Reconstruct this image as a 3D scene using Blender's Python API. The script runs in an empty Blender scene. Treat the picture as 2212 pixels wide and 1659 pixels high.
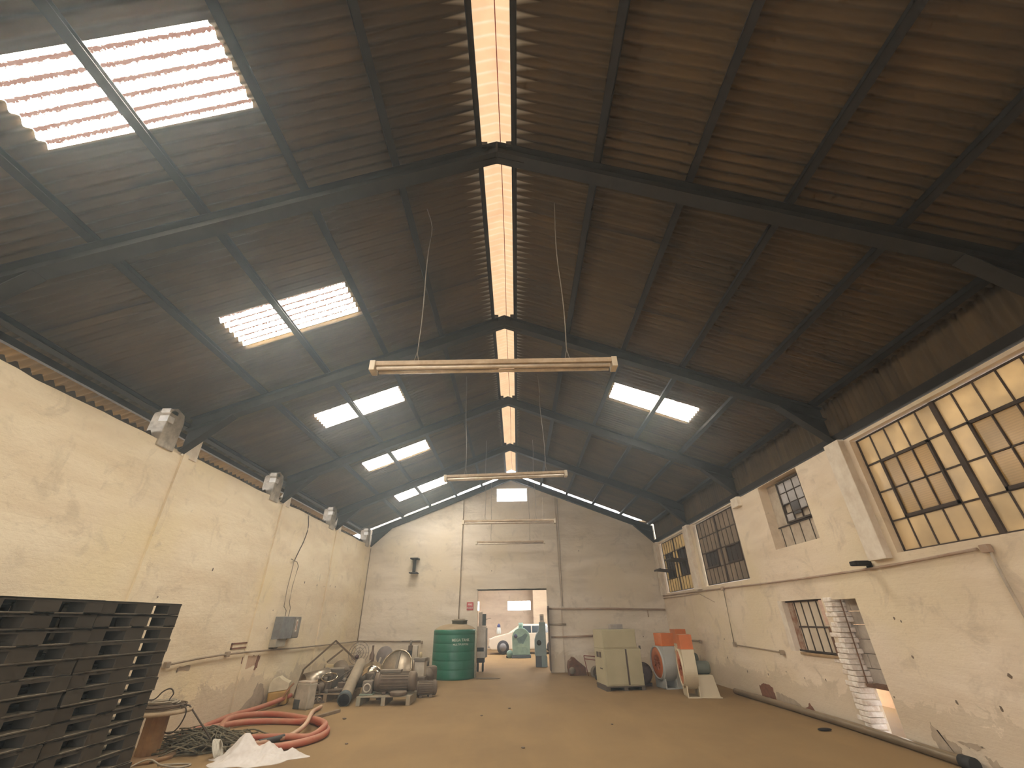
import bpy, bmesh, math, random
from mathutils import Vector, Matrix, noise
S = bpy.context.scene
COL = S.collection
PI = math.pi
rnd = random.Random(7)

# ------------------------------------------------------------------ camera
F_PX, PITCH, YAW, ROLL = 904.47, 0.5126, -0.0048, 0.0141
cd = bpy.data.cameras.new('camera'); cam = bpy.data.objects.new('camera', cd); COL.objects.link(cam)
cd.sensor_fit = 'HORIZONTAL'; cd.sensor_width = 36.0; cd.lens = 36.0 * F_PX / 2212.0
cd.clip_start = 0.05; cd.clip_end = 300
cam.matrix_world = (Matrix.Translation((0, 0, 1.6)) @ Matrix.Rotation(-YAW, 4, 'Z')
                    @ Matrix.Rotation(PI / 2 + PITCH, 4, 'X') @ Matrix.Rotation(-ROLL, 4, 'Z'))
S.camera = cam

# ------------------------------------------------------------------ world / exposure
SKY = 4.0
HAZE = 0.0098
PANEL = 14.0          # daylight given off by the translucent roof sheets
S.view_settings.view_transform = 'Standard'; S.view_settings.look = 'None'
S.view_settings.exposure = 1.78; S.view_settings.gamma = 1.0; S.view_settings.use_curve_mapping = False
w = bpy.data.worlds.new('sky'); S.world = w; w.use_nodes = True
bg = w.node_tree.nodes['Background']; bg.inputs[0].default_value = (0.95, 0.97, 1.0, 1); bg.inputs[1].default_value = SKY
S.cycles.max_bounces = 6; S.cycles.diffuse_bounces = 4; S.cycles.glossy_bounces = 3; S.cycles.transmission_bounces = 3
S.cycles.volume_bounces = 0; S.cycles.transparent_max_bounces = 6
S.cycles.use_denoising = True; S.cycles.caustics_reflective = False; S.cycles.caustics_refractive = False
S.cycles.sample_clamp_indirect = 6.0
S.cycles.use_adaptive_sampling = True; S.cycles.adaptive_threshold = 0.03; S.cycles.adaptive_min_samples = 12

# ------------------------------------------------------------------ hall measures
XL, XR, XC = -5.72, 5.40, -0.168      # wall faces, ridge line
YG, YB = 17.40, -4.0                  # far gable, wall behind the camera
SL = 0.3916                           # roof slope
ZR = 6.71                             # underside of rafters at the ridge
ZP = 6.93                             # underside of purlins
ZS = 7.075                            # mean level of the roof sheets
FY = [3.22 + 3.504 * k for k in range(-2, 5)]
def rz(z, x): return z - SL * abs(x - XC)

# ------------------------------------------------------------------ materials
def nodes(name):
    m = bpy.data.materials.new(name); m.use_nodes = True
    nt = m.node_tree; b = nt.nodes['Principled BSDF']
    return m, nt, b
def L(nt, a, b): nt.links.new(a, b)
def N(nt, t, **k):
    n = nt.nodes.new(t)
    for a, v in k.items():
        if a in n.inputs: n.inputs[a].default_value = v
        else: setattr(n, a, v)
    return n
def mixc(nt, fac, a, b, mode='MIX'):
    n = nt.nodes.new('ShaderNodeMix'); n.data_type = 'RGBA'; n.blend_type = mode
    for sock, v in ((n.inputs[0], fac), (n.inputs[6], a), (n.inputs[7], b)):
        if hasattr(v, 'links') or hasattr(v, 'is_linked'): L(nt, v, sock)
        else: sock.default_value = v if isinstance(v, (int, float)) else (*v[:3], 1)
    return n.outputs[2]
def ramp(nt, src, stops):
    r = nt.nodes.new('ShaderNodeValToRGB'); L(nt, src, r.inputs[0])
    e = r.color_ramp.elements
    e[0].position = stops[0][0]; e[0].color = (*[stops[0][1]] * 3, 1)
    e[1].position = stops[1][0]; e[1].color = (*[stops[1][1]] * 3, 1)
    for p, v in stops[2:]:
        x = e.new(p); x.color = (v, v, v, 1)
    return r.outputs[0]
def noise_n(nt, vec, scale, detail=4, rough=.6, dist=0):
    n = N(nt, 'ShaderNodeTexNoise'); n.inputs['Scale'].default_value = scale
    n.inputs['Detail'].default_value = detail; n.inputs['Roughness'].default_value = rough; n.inputs['Distortion'].default_value = dist
    if vec: L(nt, vec, n.inputs['Vector'])
    return n.outputs['Fac']
def pos(nt, scale=(1, 1, 1)):
    g = nt.nodes.new('ShaderNodeNewGeometry'); m = nt.nodes.new('ShaderNodeMapping'); m.inputs['Scale'].default_value = scale
    L(nt, g.outputs['Position'], m.inputs[0]); return m.outputs[0]
def bump(nt, b, h, strength=.3, dist=.02):
    n = nt.nodes.new('ShaderNodeBump'); n.inputs['Strength'].default_value = strength; n.inputs['Distance'].default_value = dist
    L(nt, h, n.inputs['Height']); L(nt, n.outputs[0], b.inputs['Normal'])

_mc = {}
def M(name, c, rough=.7, metal=0, c2=None, sc=6, amt=1.0, bmp=0, dust=0, dustc=(.34, .26, .17), coat=0):
    """plain thing material: base colour broken up by a second colour, and dust lying on what faces up"""
    if name in _mc: return _mc[name]
    m, nt, b = nodes(name)
    tc = nt.nodes.new('ShaderNodeTexCoord')
    f = noise_n(nt, tc.outputs['Object'], sc, 5, .65)
    f2 = ramp(nt, f, [(.38, 0), (.66, amt)])
    c2 = c2 or tuple(v * .72 for v in c)
    col = mixc(nt, f2, c, c2)
    if dust:
        g = nt.nodes.new('ShaderNodeNewGeometry'); sx = nt.nodes.new('ShaderNodeSeparateXYZ'); L(nt, g.outputs['Normal'], sx.inputs[0])
        up = ramp(nt, sx.outputs[2], [(.15, .12), (.9, 1)])
        mm = N(nt, 'ShaderNodeMath', operation='MULTIPLY'); L(nt, up, mm.inputs[0]); mm.inputs[1].default_value = dust
        col = mixc(nt, mm.outputs[0], col, dustc)
    L(nt, col, b.inputs['Base Color'])
    b.inputs['Roughness'].default_value = rough; b.inputs['Metallic'].default_value = metal
    if coat: b.inputs['Coat Weight'].default_value = coat
    if bmp: bump(nt, b, f, bmp, .01)
    _mc[name] = m; return m

def wall_mat(name, base, stain, yellow, axis):
    m, nt, b = nodes(name)
    p = pos(nt); ps = pos(nt, (.5, .5, 2.2))
    n1 = noise_n(nt, ps, .9, 6, .62, .4); n2 = noise_n(nt, p, .45, 3, .5); n3 = noise_n(nt, p, 7, 5, .7)
    n4 = noise_n(nt, pos(nt, (1, 1, 1)), 2.1, 6, .7, .8)
    col = mixc(nt, ramp(nt, n1, [(.40, 0), (.66, 1)]), base, stain)
    col = mixc(nt, ramp(nt, n2, [(.46, 0), (.64, .8)]), col, yellow)
    col = mixc(nt, ramp(nt, n4, [(.54, 0), (.66, .42)]), col, tuple(v * .70 for v in stain))
    col = mixc(nt, ramp(nt, n3, [(.66, 0), (.76, .45)]), col, tuple(v * .45 for v in stain))
    g = nt.nodes.new('ShaderNodeNewGeometry'); sx = nt.nodes.new('ShaderNodeSeparateXYZ'); L(nt, g.outputs['Position'], sx.inputs[0])
    ad = N(nt, 'ShaderNodeMath', operation='ADD'); L(nt, sx.outputs[2], ad.inputs[0])
    mu = N(nt, 'ShaderNodeMath', operation='MULTIPLY'); L(nt, n4, mu.inputs[0]); mu.inputs[1].default_value = -1.1; L(nt, mu.outputs[0], ad.inputs[1])
    col = mixc(nt, ramp(nt, ad.outputs[0], [(-.50, .50), (-.10, 0)]), col, (.55, .45, .32))     # rising damp and dirt by the floor
    L(nt, col, b.inputs['Base Color']); b.inputs['Roughness'].default_value = .92
    # brick courses under the whitewash
    mp = nt.nodes.new('ShaderNodeMapping')
    if axis == 'y': mp.inputs['Rotation'].default_value = (0, -PI / 2, -PI / 2) if False else (PI / 2, 0, PI / 2)
    else: mp.inputs['Rotation'].default_value = (PI / 2, 0, 0)
    cmb = nt.nodes.new('ShaderNodeCombineXYZ')
    L(nt, sx.outputs[1 if axis == 'y' else 0], cmb.inputs[0]); L(nt, sx.outputs[2], cmb.inputs[1])
    bt = nt.nodes.new('ShaderNodeTexBrick'); L(nt, cmb.outputs[0], bt.inputs[0])
    bt.inputs['Scale'].default_value = 1; bt.inputs['Brick Width'].default_value = .24; bt.inputs['Row Height'].default_value = .085
    bt.inputs['Mortar Size'].default_value = .012; bt.inputs['Mortar Smooth'].default_value = 1
    h1 = N(nt, 'ShaderNodeMath', operation='MULTIPLY'); L(nt, bt.outputs['Fac'], h1.inputs[0]); h1.inputs[1].default_value = -.035
    h = N(nt, 'ShaderNodeMath', operation='ADD'); L(nt, h1.outputs[0], h.inputs[0])
    n5 = noise_n(nt, pos(nt, (1, 1, 1.8)), 3.2, 8, .68); L(nt, n5, h.inputs[1])
    bump(nt, b, h.outputs[0], .34, .05)
    return m
W_LEFT = wall_mat('whitewash_left', (.86, .75, .56), (.74, .61, .43), (.82, .69, .44), 'y')
W_RIGHT = wall_mat('whitewash_right', (.82, .70, .55), (.69, .565, .42), (.76, .64, .44), 'y')
W_FAR = wall_mat('whitewash_far', (.78, .70, .585), (.62, .54, .43), (.72, .62, .46), 'x')
W_TRIM = M('whitewash_trim', (.80, .72, .60), .9, c2=(.66, .56, .44), sc=5, bmp=.3)

def floor_mat():
    m, nt, b = nodes('dusty_floor')
    p = pos(nt)
    n1 = noise_n(nt, p, .5, 6, .6, .3); n2 = noise_n(nt, p, 9, 6, .75); n3 = noise_n(nt, pos(nt, (2.2, .5, 1)), .8, 4, .6)
    col = mixc(nt, ramp(nt, n1, [(.4, 0), (.7, 1)]), (.290, .189, .088), (.238, .152, .072))
    col = mixc(nt, ramp(nt, n3, [(.5, 0), (.75, .5)]), col, (.35, .225, .10))
    col = mixc(nt, ramp(nt, n2, [(.69, 0), (.74, .7)]), col, (.14, .09, .05))
    L(nt, col, b.inputs['Base Color']); b.inputs['Roughness'].default_value = .85
    b.inputs['Specular IOR Level'].default_value = .25
    bump(nt, b, n2, .25, .02)
    return m
FLOOR = floor_mat()

def sheet_mat(name, c1, c2, ridge=True):
    m, nt, b = nodes(name)
    g = nt.nodes.new('ShaderNodeNewGeometry'); sx = nt.nodes.new('ShaderNodeSeparateXYZ'); L(nt, g.outputs['Position'], sx.inputs[0])
    p = pos(nt, (.35, 2.5, .35)); n1 = noise_n(nt, p, 1.3, 5, .65); n2 = noise_n(nt, pos(nt), .55, 4, .6, .5)
    col = mixc(nt, ramp(nt, n1, [(.35, 0), (.7, 1)]), c1, c2)
    col = mixc(nt, ramp(nt, n2, [(.46, 0), (.68, .6)]), col, tuple(v * .55 for v in c2))
    # side laps every twelve corrugations, stained dark where they have leaked
    pp = N(nt, 'ShaderNodeMath', operation='PINGPONG'); pp.inputs[1].default_value = .702
    ad = N(nt, 'ShaderNodeMath', operation='ADD'); L(nt, sx.outputs[1], ad.inputs[0])
    nn = noise_n(nt, pos(nt, (1.2, .3, 1.2)), 1.6, 3, .6); mu = N(nt, 'ShaderNodeMath', operation='MULTIPLY'); L(nt, nn, mu.inputs[0]); mu.inputs[1].default_value = .1
    L(nt, mu.outputs[0], ad.inputs[1]); L(nt, ad.outputs[0], pp.inputs[0])
    lap = ramp(nt, pp.outputs[0], [(0, 1), (.055, 0)])
    gate = ramp(nt, noise_n(nt, pos(nt, (.8, .8, .8)), .9, 2, .5), [(.44, 0), (.56, .85)])
    mm = N(nt, 'ShaderNodeMath', operation='MULTIPLY'); L(nt, lap, mm.inputs[0]); L(nt, gate, mm.inputs[1])
    col = mixc(nt, mm.outputs[0], col, (.012, .008, .005))
    if ridge:      # pale wedges painted on the crest ends, standing for daylight grazing in
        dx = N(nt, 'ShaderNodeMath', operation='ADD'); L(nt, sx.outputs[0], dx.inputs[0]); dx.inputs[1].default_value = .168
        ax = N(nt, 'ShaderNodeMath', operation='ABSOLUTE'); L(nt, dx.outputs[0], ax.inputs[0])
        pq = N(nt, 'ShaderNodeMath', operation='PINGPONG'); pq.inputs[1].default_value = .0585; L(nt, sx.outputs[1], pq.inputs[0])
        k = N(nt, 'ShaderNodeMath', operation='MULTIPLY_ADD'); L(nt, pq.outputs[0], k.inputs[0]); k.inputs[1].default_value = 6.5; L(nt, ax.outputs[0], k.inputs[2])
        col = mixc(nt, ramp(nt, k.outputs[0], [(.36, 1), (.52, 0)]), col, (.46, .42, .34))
    L(nt, col, b.inputs['Base Color']); b.inputs['Roughness'].default_value = .85
    return m
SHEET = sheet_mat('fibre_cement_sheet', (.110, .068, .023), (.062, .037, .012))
STEEL = M('dark_steel', (.022, .017, .012), .8, 0, c2=(.014, .010, .007), sc=4)
PURLIN = M('purlin_steel', (.018, .012, .008), .85, .0, c2=(.012, .008, .005), sc=4)

def daylight_mat(name, col, strength, dirt=True, pitch=.117, y0=0):
    """translucent sheet lit by the sky behind it; old dirt lies in the valleys of the corrugation"""
    m, nt, b = nodes(name)
    em = nt.nodes.new('ShaderNodeEmission'); em.inputs[1].default_value = strength
    if dirt:
        g = nt.nodes.new('ShaderNodeNewGeometry'); sx = nt.nodes.new('ShaderNodeSeparateXYZ'); L(nt, g.outputs['Position'], sx.inputs[0])
        pp = N(nt, 'ShaderNodeMath', operation='PINGPONG'); pp.inputs[1].default_value = pitch / 2
        ad = N(nt, 'ShaderNodeMath', operation='ADD'); L(nt, sx.outputs[1], ad.inputs[0]); ad.inputs[1].default_value = -y0 + 40 * pitch
        L(nt, ad.outputs[0], pp.inputs[0])
        gr = noise_n(nt, pos(nt, (1, 1, 1)), 38, 5, .8)
        k = N(nt, 'ShaderNodeMath', operation='MULTIPLY_ADD'); L(nt, gr, k.inputs[0]); k.inputs[1].default_value = -.085
        o6 = N(nt, 'ShaderNodeMath', operation='ADD'); L(nt, pp.outputs[0], o6.inputs[0]); o6.inputs[1].default_value = .0425; L(nt, o6.outputs[0], k.inputs[2])
        d = ramp(nt, k.outputs[0], [(.021, 1), (.024, 0)])
        c = mixc(nt, d, col, (.0085, .0042, .0030))
        L(nt, c, em.inputs[0])
    else: em.inputs[0].default_value = (*col, 1)
    L(nt, em.outputs[0], nt.nodes['Material Output'].inputs[0]); nt.nodes.remove(b)
    return m
PITCHC = .117
def grime_pane(name, c, refl=.08, reeded=False):
    """dirty obscured glass: lets a little of the sky through, scattered"""
    m, nt, b = nodes(name)
    tr = nt.nodes.new('ShaderNodeBsdfTranslucent'); gl = nt.nodes.new('ShaderNodeBsdfGlossy'); gl.inputs['Roughness'].default_value = .25
    gl.inputs[0].default_value = (.5, .45, .4, 1)
    df = nt.nodes.new('ShaderNodeBsdfDiffuse'); df.inputs[0].default_value = (*[v * .9 + .10 for v in c], 1)
    n1 = noise_n(nt, pos(nt), 2.2, 5, .6)
    col = mixc(nt, ramp(nt, n1, [(.35, 0), (.7, 1)]), c, tuple(v * .62 for v in c))
    if reeded:
        g = nt.nodes.new('ShaderNodeNewGeometry'); sx = nt.nodes.new('ShaderNodeSeparateXYZ'); L(nt, g.outputs['Position'], sx.inputs[0])
        wv = N(nt, 'ShaderNodeMath', operation='PINGPONG'); wv.inputs[1].default_value = .014; L(nt, sx.outputs[2], wv.inputs[0])
        col = mixc(nt, ramp(nt, wv.outputs[0], [(.0, 0), (.014, .65)]), col, tuple(v * .35 for v in c))
    L(nt, col, tr.inputs[0])
    a = nt.nodes.new('ShaderNodeMixShader'); a.inputs[0].default_value = .45; L(nt, tr.outputs[0], a.inputs[1]); L(nt, df.outputs[0], a.inputs[2])
    c3 = nt.nodes.new('ShaderNodeMixShader'); c3.inputs[0].default_value = refl; L(nt, a.outputs[0], c3.inputs[1]); L(nt, gl.outputs[0], c3.inputs[2])
    L(nt, c3.outputs[0], nt.nodes['Material Output'].inputs[0]); nt.nodes.remove(b)
    return m

# ------------------------------------------------------------------ mesh builder
class MB:
    def __init__(s): s.bm = bmesh.new()
    def _add(s, verts, faces, smooth=False, mat=None):
        vs = [s.bm.verts.new(mat @ Vector(v) if mat else v) for v in verts]
        for f in faces:
            try: fc = s.bm.faces.new([vs[i] for i in f]); fc.smooth = smooth
            except ValueError: pass
        return vs
    def box(s, x0, x1, y0, y1, z0, z1, bev=0, mat=None):
        v = [(x, y, z) for x in (x0, x1) for y in (y0, y1) for z in (z0, z1)]
        f = [(0, 1, 3, 2), (4, 6, 7, 5), (0, 4, 5, 1), (2, 3, 7, 6), (0, 2, 6, 4), (1, 5, 7, 3)]
        vs = s._add(v, f, False, mat)
        if bev:
            es = {e for q in vs for e in q.link_edges}
            bmesh.ops.bevel(s.bm, geom=list(es), offset=bev, segments=2, affect='EDGES', profile=.6)
        return s
    def prism(s, pts, a, b, axis='y', bev=0, mat=None):
        """polygon extruded from a to b along an axis; pts are the two other coordinates in order"""
        def P(p, t): return {'y': (p[0], t, p[1]), 'x': (t, p[0], p[1]), 'z': (p[0], p[1], t)}[axis]
        n = len(pts)
        vs = s._add([P(p, a) for p in pts] + [P(p, b) for p in pts],
                    [tuple(range(n)), tuple(range(2 * n - 1, n - 1, -1))] + [(i, (i + 1) % n, n + (i + 1) % n, n + i) for i in range(n)], False, mat)
        if bev:
            es = {e for q in vs for e in q.link_edges}
            bmesh.ops.bevel(s.bm, geom=list(es), offset=bev, segments=2, affect='EDGES', profile=.6)
        return s
    def lathe(s, prof, seg=24, mat=None, smooth=True, cap=True, a0=0, a1=2 * PI):
        """profile of (radius, height) about local z"""
        full = abs(a1 - a0 - 2 * PI) < 1e-6
        k = seg if full else seg + 1
        v = []
        for r, z in prof:
            for i in range(k):
                a = a0 + (a1 - a0) * i / seg; v.append((r * math.cos(a), r * math.sin(a), z))
        f = []
        for j in range(len(prof) - 1):
            for i in range(seg):
                i2 = (i + 1) % k if full else i + 1
                f.append((j * k + i, j * k + i2, (j + 1) * k + i2, (j + 1) * k + i))
        vs = s._add(v, f, smooth, mat)
        if cap and full:
            for j, rev in ((0, True), (len(prof) - 1, False)):
                if prof[j][0] > 1e-4:
                    q = vs[j * k:(j + 1) * k]
                    try: s.bm.faces.new(q[::-1] if rev else q)
                    except ValueError: pass
        return s
    def cyl(s, p, q, r, seg=16, r2=None, smooth=True):
        p, q = Vector(p), Vector(q); d = q - p
        m = Matrix.Translation(p) @ d.to_track_quat('Z', 'Y').to_matrix().to_4x4()
        return s.lathe([(r, 0), (r if r2 is None else r2, d.length)], seg, m, smooth)
    def ring(s, c, axis, R, r, seg=32, sg=8):
        m = Matrix.Translation(c) @ Vector(axis).to_track_quat('Z', 'Y').to_matrix().to_4x4()
        return s.lathe([(R + r * math.cos(2 * PI * j / sg), r * math.sin(2 * PI * j / sg)) for j in range(sg + 1)], seg, m, True, False)
    def tube(s, pts, r, seg=8, closed=False, smooth_pts=0):
        pts = [Vector(p) for p in pts]
        if smooth_pts: pts = catmull(pts, smooth_pts, closed)
        n = len(pts); rings = []
        up = Vector((0, 0, 1))
        for i, p in enumerate(pts):
            a = pts[i - 1] if (i or closed) else p; b = pts[(i + 1) % n] if (i < n - 1 or closed) else p
            t = (b - a).normalized()
            u = up - t * up.dot(t)
            if u.length < .05: u = Vector((1, 0, 0)) - t * t.x
            u.normalize(); v = t.cross(u); rr = r(i / max(1, n - 1)) if callable(r) else r
            rings.append([s.bm.verts.new(p + (u * math.cos(2 * PI * k / seg) + v * math.sin(2 * PI * k / seg)) * rr) for k in range(seg)])
        for i in range(n if closed else n - 1):
            A, B = rings[i], rings[(i + 1) % n]
            for k in range(seg):
                f = s.bm.faces.new((A[k], B[k], B[(k + 1) % seg], A[(k + 1) % seg])); f.smooth = True
        if not closed:
            s.bm.faces.new(rings[0]); s.bm.faces.new(rings[-1][::-1])
        return s
    def ball(s, c, r, sc=(1, 1, 1), seg=16):
        m = Matrix.Translation(c) @ Matrix.Diagonal((r * sc[0], r * sc[1], r * sc[2], 1))
        return s.lathe([(math.sin(PI * j / 10), -math.cos(PI * j / 10)) for j in range(11)], seg, m, True, False)
    def quad(s, a, b, c, d): s._add([a, b, c, d], [(0, 1, 2, 3)]); return s
    def build(s, name, mat, parent=None, loc=None):
        me = bpy.data.meshes.new(name)
        bmesh.ops.remove_doubles(s.bm, verts=s.bm.verts, dist=1e-6)
        bmesh.ops.recalc_face_normals(s.bm, faces=s.bm.faces)
        s.bm.to_mesh(me); s.bm.free()
        o = bpy.data.objects.new(name, me); COL.objects.link(o)
        if mat: me.materials.append(mat)
        if parent: o.parent = parent
        if loc: o.location = loc
        return o
def catmull(P, k, closed=False):
    out = []; n = len(P)
    for i in range(n if closed else n - 1):
        p0 = P[i - 1] if (i or closed) else P[0]; p1 = P[i]; p2 = P[(i + 1) % n]; p3 = P[(i + 2) % n] if (i + 2 < n or closed) else P[-1]
        for j in range(k):
            t = j / k
            out.append(.5 * ((2 * p1) + (-p0 + p2) * t + (2 * p0 - 5 * p1 + 4 * p2 - p3) * t * t + (-p0 + 3 * p1 - 3 * p2 + p3) * t ** 3))
    if not closed: out.append(P[-1])
    return out
def thing(name, label, cat, loc=(0, 0, 0), rot=0, group=None):
    o = bpy.data.objects.new(name, None); COL.objects.link(o); o.empty_display_size = .1
    o.location = loc
    if isinstance(rot, (tuple, list)): o.rotation_euler = rot
    else: o.rotation_euler = (0, 0, rot)
    o['label'] = label; o['category'] = cat
    if group: o['group'] = group
    return o
def tag(o, label, cat, group=None, kind=None):
    o['label'] = label; o['category'] = cat
    if group: o['group'] = group
    if kind: o['kind'] = kind
    return o
def struct(o): o['kind'] = 'structure'; return o
def sroot(name, loc=(0, 0, 0)):
    o = bpy.data.objects.new(name, None); COL.objects.link(o); o.location = loc; o.empty_display_size = .1
    o['kind'] = 'structure'; return o
def copy_tree(o, parent=None):
    c = o.copy(); COL.objects.link(c); c.parent = parent
    for ch in list(o.children): copy_tree(ch, c)
    return c
def text_mesh(body, size, name, mat, parent, M4, wrap=None, bold=.0):
    cu = bpy.data.curves.new(name, 'FONT'); cu.body = body; cu.size = size; cu.extrude = .002; cu.align_x = 'CENTER'; cu.offset = bold
    t = bpy.data.objects.new('tmp_text', cu); COL.objects.link(t)
    dg = bpy.context.evaluated_depsgraph_get(); me = bpy.data.meshes.new_from_object(t.evaluated_get(dg))
    bpy.data.objects.remove(t); bpy.data.curves.remove(cu)
    for v in me.vertices:
        v.co = wrap(v.co) if wrap else M4 @ v.co
    me.materials.clear(); me.materials.append(mat); me.name = name
    o = bpy.data.objects.new(name, me); COL.objects.link(o); o.parent = parent
    return o

# ================================================================== SETTING
# floor: this hall and the room beyond the doorway
b = MB()
ny, nx = 60, 30
for i in range(1): b.box(-6.2, 7.6, YB - .3, YG + .2, -.12, 0)
fl = struct(b.build('floor', FLOOR))
struct(MB().box(-6.2, 6.2, YG + .2, 31.3, -.12, -.002).build('floor', FLOOR))
struct(MB().box(-11, -6.2, YB, 31, -.14, -.02).build('floor', FLOOR))
struct(MB().box(-16, 16, -26, YB - .3, -.16, -.04).build('added_ground_outside', M('added_ground_earth', (.20, .14, .085), .95, c2=(.15, .105, .06), sc=1)))  # unseen ground, added to cut upward sky light through the back opening

# ------------------------------------------------ walls
def wall_with_holes(b, x0, x1, ys, zs, hole):
    """boxes filling a y-z grid except where hole(yc, zc)"""
    for i in range(len(ys) - 1):
        j = 0
        while j < len(zs) - 1:
            if hole((ys[i] + ys[i + 1]) / 2, (zs[j] + zs[j + 1]) / 2): j += 1; continue
            k = j
            while k < len(zs) - 1 and not hole((ys[i] + ys[i + 1]) / 2, (zs[k] + zs[k + 1]) / 2): k += 1
            b.box(x0, x1, ys[i], ys[i + 1], zs[j], zs[k]); j = k
# left wall, top edge slightly uneven
b = MB(); y = YB; top0 = 4.19
while y < YG - .01:
    y2 = min(y + .23, YG); t = 4.19 + .03 * noise.noise((y * 1.3, 2, 0)) + .012 * noise.noise((y * 9, 0, 0))
    v = [(XL - .25, y, 0), (XL, y, 0), (XL, y2, 0), (XL - .25, y2, 0), (XL - .25, y, top0), (XL, y, top0), (XL, y2, t), (XL - .25, y2, t)]
    b._add(v, [(0, 1, 2, 3), (4, 7, 6, 5), (1, 5, 6, 2), (0, 3, 7, 4)]); top0 = t; y = y2
b._add([(XL - .25, YB, 0), (XL, YB, 0), (XL, YB, 4.19), (XL - .25, YB, 4.19)], [(0, 1, 2, 3)])
# faint pilaster strips
for fy in FY[1:-1]:
    b.box(XL - .02, XL + .035, fy + .08, fy + .20, 0, 4.16)
struct(b.build('wall_left', W_LEFT))

# right wall with its openings
H = [(.1, 2.9, 2.36, 4.05), (3.61, 6.41, 2.36, 4.05), (7.9, 9.35, 2.80, 4.09), (10.72, 13.40, 2.36, 4.07), (14.30, 16.95, 2.36, 4.05),
     (8.43, 9.85, 1.0, 1.86), (7.58, 8.20, 0, 1.83)]
ys = sorted({YB, YG} | {v for h in H for v in h[:2]}); zs = sorted({0, 4.10} | {v for h in H for v in h[2:]})
b = MB(); wall_with_holes(b, XR, XR + .25, ys, zs, lambda y, z: any(h[0] < y < h[1] and h[2] < z < h[3] for h in H))
struct(b.build('wall_right', W_RIGHT))
# pilasters of the right wall
for k, (a, c) in enumerate(((-.45, -.1), (2.98, 3.33), (6.52, 6.87), (10.18, 10.5), (13.62, 13.98), (16.98, 17.35))):
    b = MB(); b.box(XR - .10, XR + .01, a, c, 2.3 if k not in (3,) else 3.9, 4.12, .012)
    struct(b.build('trim_%d' % (k + 1), W_TRIM))

# far gable wall: pentagon with doorway and high window (built as convex strips)
def gable(b, y0, y1, xs, zt, holes):
    for i in range(len(xs) - 1):
        a, c = xs[i], xs[i + 1]; hs = sorted([h for h in holes if h[0] < (a + c) / 2 < h[1]], key=lambda h: h[2])
        z = 0
        for h in hs + [None]:
            za = zc = h[2] if h else None
            if h is None: za, zc = zt(a), zt(c)
            if (za if za is not None else 1) - z > .001 or h is None:
                b._add([(a, y0, z), (c, y0, z), (c, y0, zc), (a, y0, za), (a, y1, z), (c, y1, z), (c, y1, zc), (a, y1, za)],
                       [(0, 1, 2, 3), (4, 7, 6, 5), (0, 4, 5, 1), (3, 2, 6, 7), (0, 3, 7, 4), (1, 5, 6, 2)])
            if h: z = h[3]
GH = [(-1.47, 1.10, 0, 2.57), (-.78, .47, 5.85, 6.37)]
xs = sorted({XL - .25, XR + .25, XC} | {v for h in GH for v in h[:2]} | {-2.6, -2.5, -1.2, .5, 5.25, 5.32})
def gt(x): return rz(7.10 if x < -2.55 or x > 5.3 else 6.88, x)
b = MB(); gable(b, YG, YG + .22, xs, gt, GH); struct(b.build('wall_far', W_FAR))
b = MB(); gable(b, YB - .2, YB, [XL - .25, XC - 2, XC, XC + 2, XR + .25], lambda x: rz(7.0, x), [(XC - 2, XC + 2, 0, 2.8)]); struct(b.build('wall_back', W_RIGHT))  # unseen opening added in the back wall to brighten the near walls
pl = bpy.data.lights.new('added_opening_portal', 'AREA'); pl.shape = 'RECTANGLE'; pl.size = 4.0; pl.size_y = 2.8; pl.cycles.is_portal = True  # sampling aid across the added opening
po = bpy.data.objects.new('added_opening_portal', pl); COL.objects.link(po); po.location = (XC, YB - .25, 1.4); po.rotation_euler = (PI / 2, 0, 0)
# brick pier right of the doorway and the plaster strips of the far wall
struct(MB().box(1.10, 1.60, YG - .05, YG + .02, 0, 6.0, .01).build('trim_7', W_FAR))
struct(MB().box(-2.16, -2.11, YG - .035, YG + .01, 1.0, 6.05).build('trim_8', W_FAR))

# ------------------------------------------------ corrugated roof
SKY_L = [(-1.90, -1.20), (1.57, 2.27), (4.78, 5.48), (8.02, 8.72), (11.22, 11.94), (14.75, 15.5)]
SKY_R = [(-1.90, -1.20), (8.02, 8.74)]
SU = (2.40, 4.11)
AMP = .026
def zcor(y): return AMP * math.cos(2 * PI * y / PITCHC)
def snap(v): return round(v / (PITCHC / 8)) * (PITCHC / 8)
SKY_L = [(snap(a), snap(c)) for a, c in SKY_L]; SKY_R = [(snap(a), snap(c)) for a, c in SKY_R]
Y0R, Y1R = snap(YB - .3), snap(YG - .04)
def sheet_rows(b, side, skies):
    rows = [(.225, 2.30), (2.16, 4.44), (4.30, 6.80)]
    dy = PITCHC / 8; n = int(round((Y1R - Y0R) / dy))
    for r, (u0, u1) in enumerate(rows):
        if r == 2 and side > 0: u1 = 5.75
        us = sorted({u0, u1} | {u for u in SU if u0 < u < u1})
        grid = []
        for i in range(n + 1):
            y = Y0R + i * dy
            col = []
            for u in us:
                t = (u - u0) / (u1 - u0); z = ZS - SL * u + zcor(y) - .016 * (1 - t) * (r > 0)
                col.append(b.bm.verts.new((XC + side * u, y, z)))
            grid.append(col)
        for i in range(n):
            ym = Y0R + (i + .5) * dy; hole = any(a < ym < c for a, c in skies)
            for j in range(len(us) - 1):
                um = (us[j] + us[j + 1]) / 2
                if hole and SU[0] < um < SU[1]: continue
                q = (grid[i][j], grid[i + 1][j], grid[i + 1][j + 1], grid[i][j + 1])
                f = b.bm.faces.new(q if side < 0 else q[::-1]); f.smooth = True
b = MB(); sheet_rows(b, -1, SKY_L); sheet_rows(b, 1, SKY_R)
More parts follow.
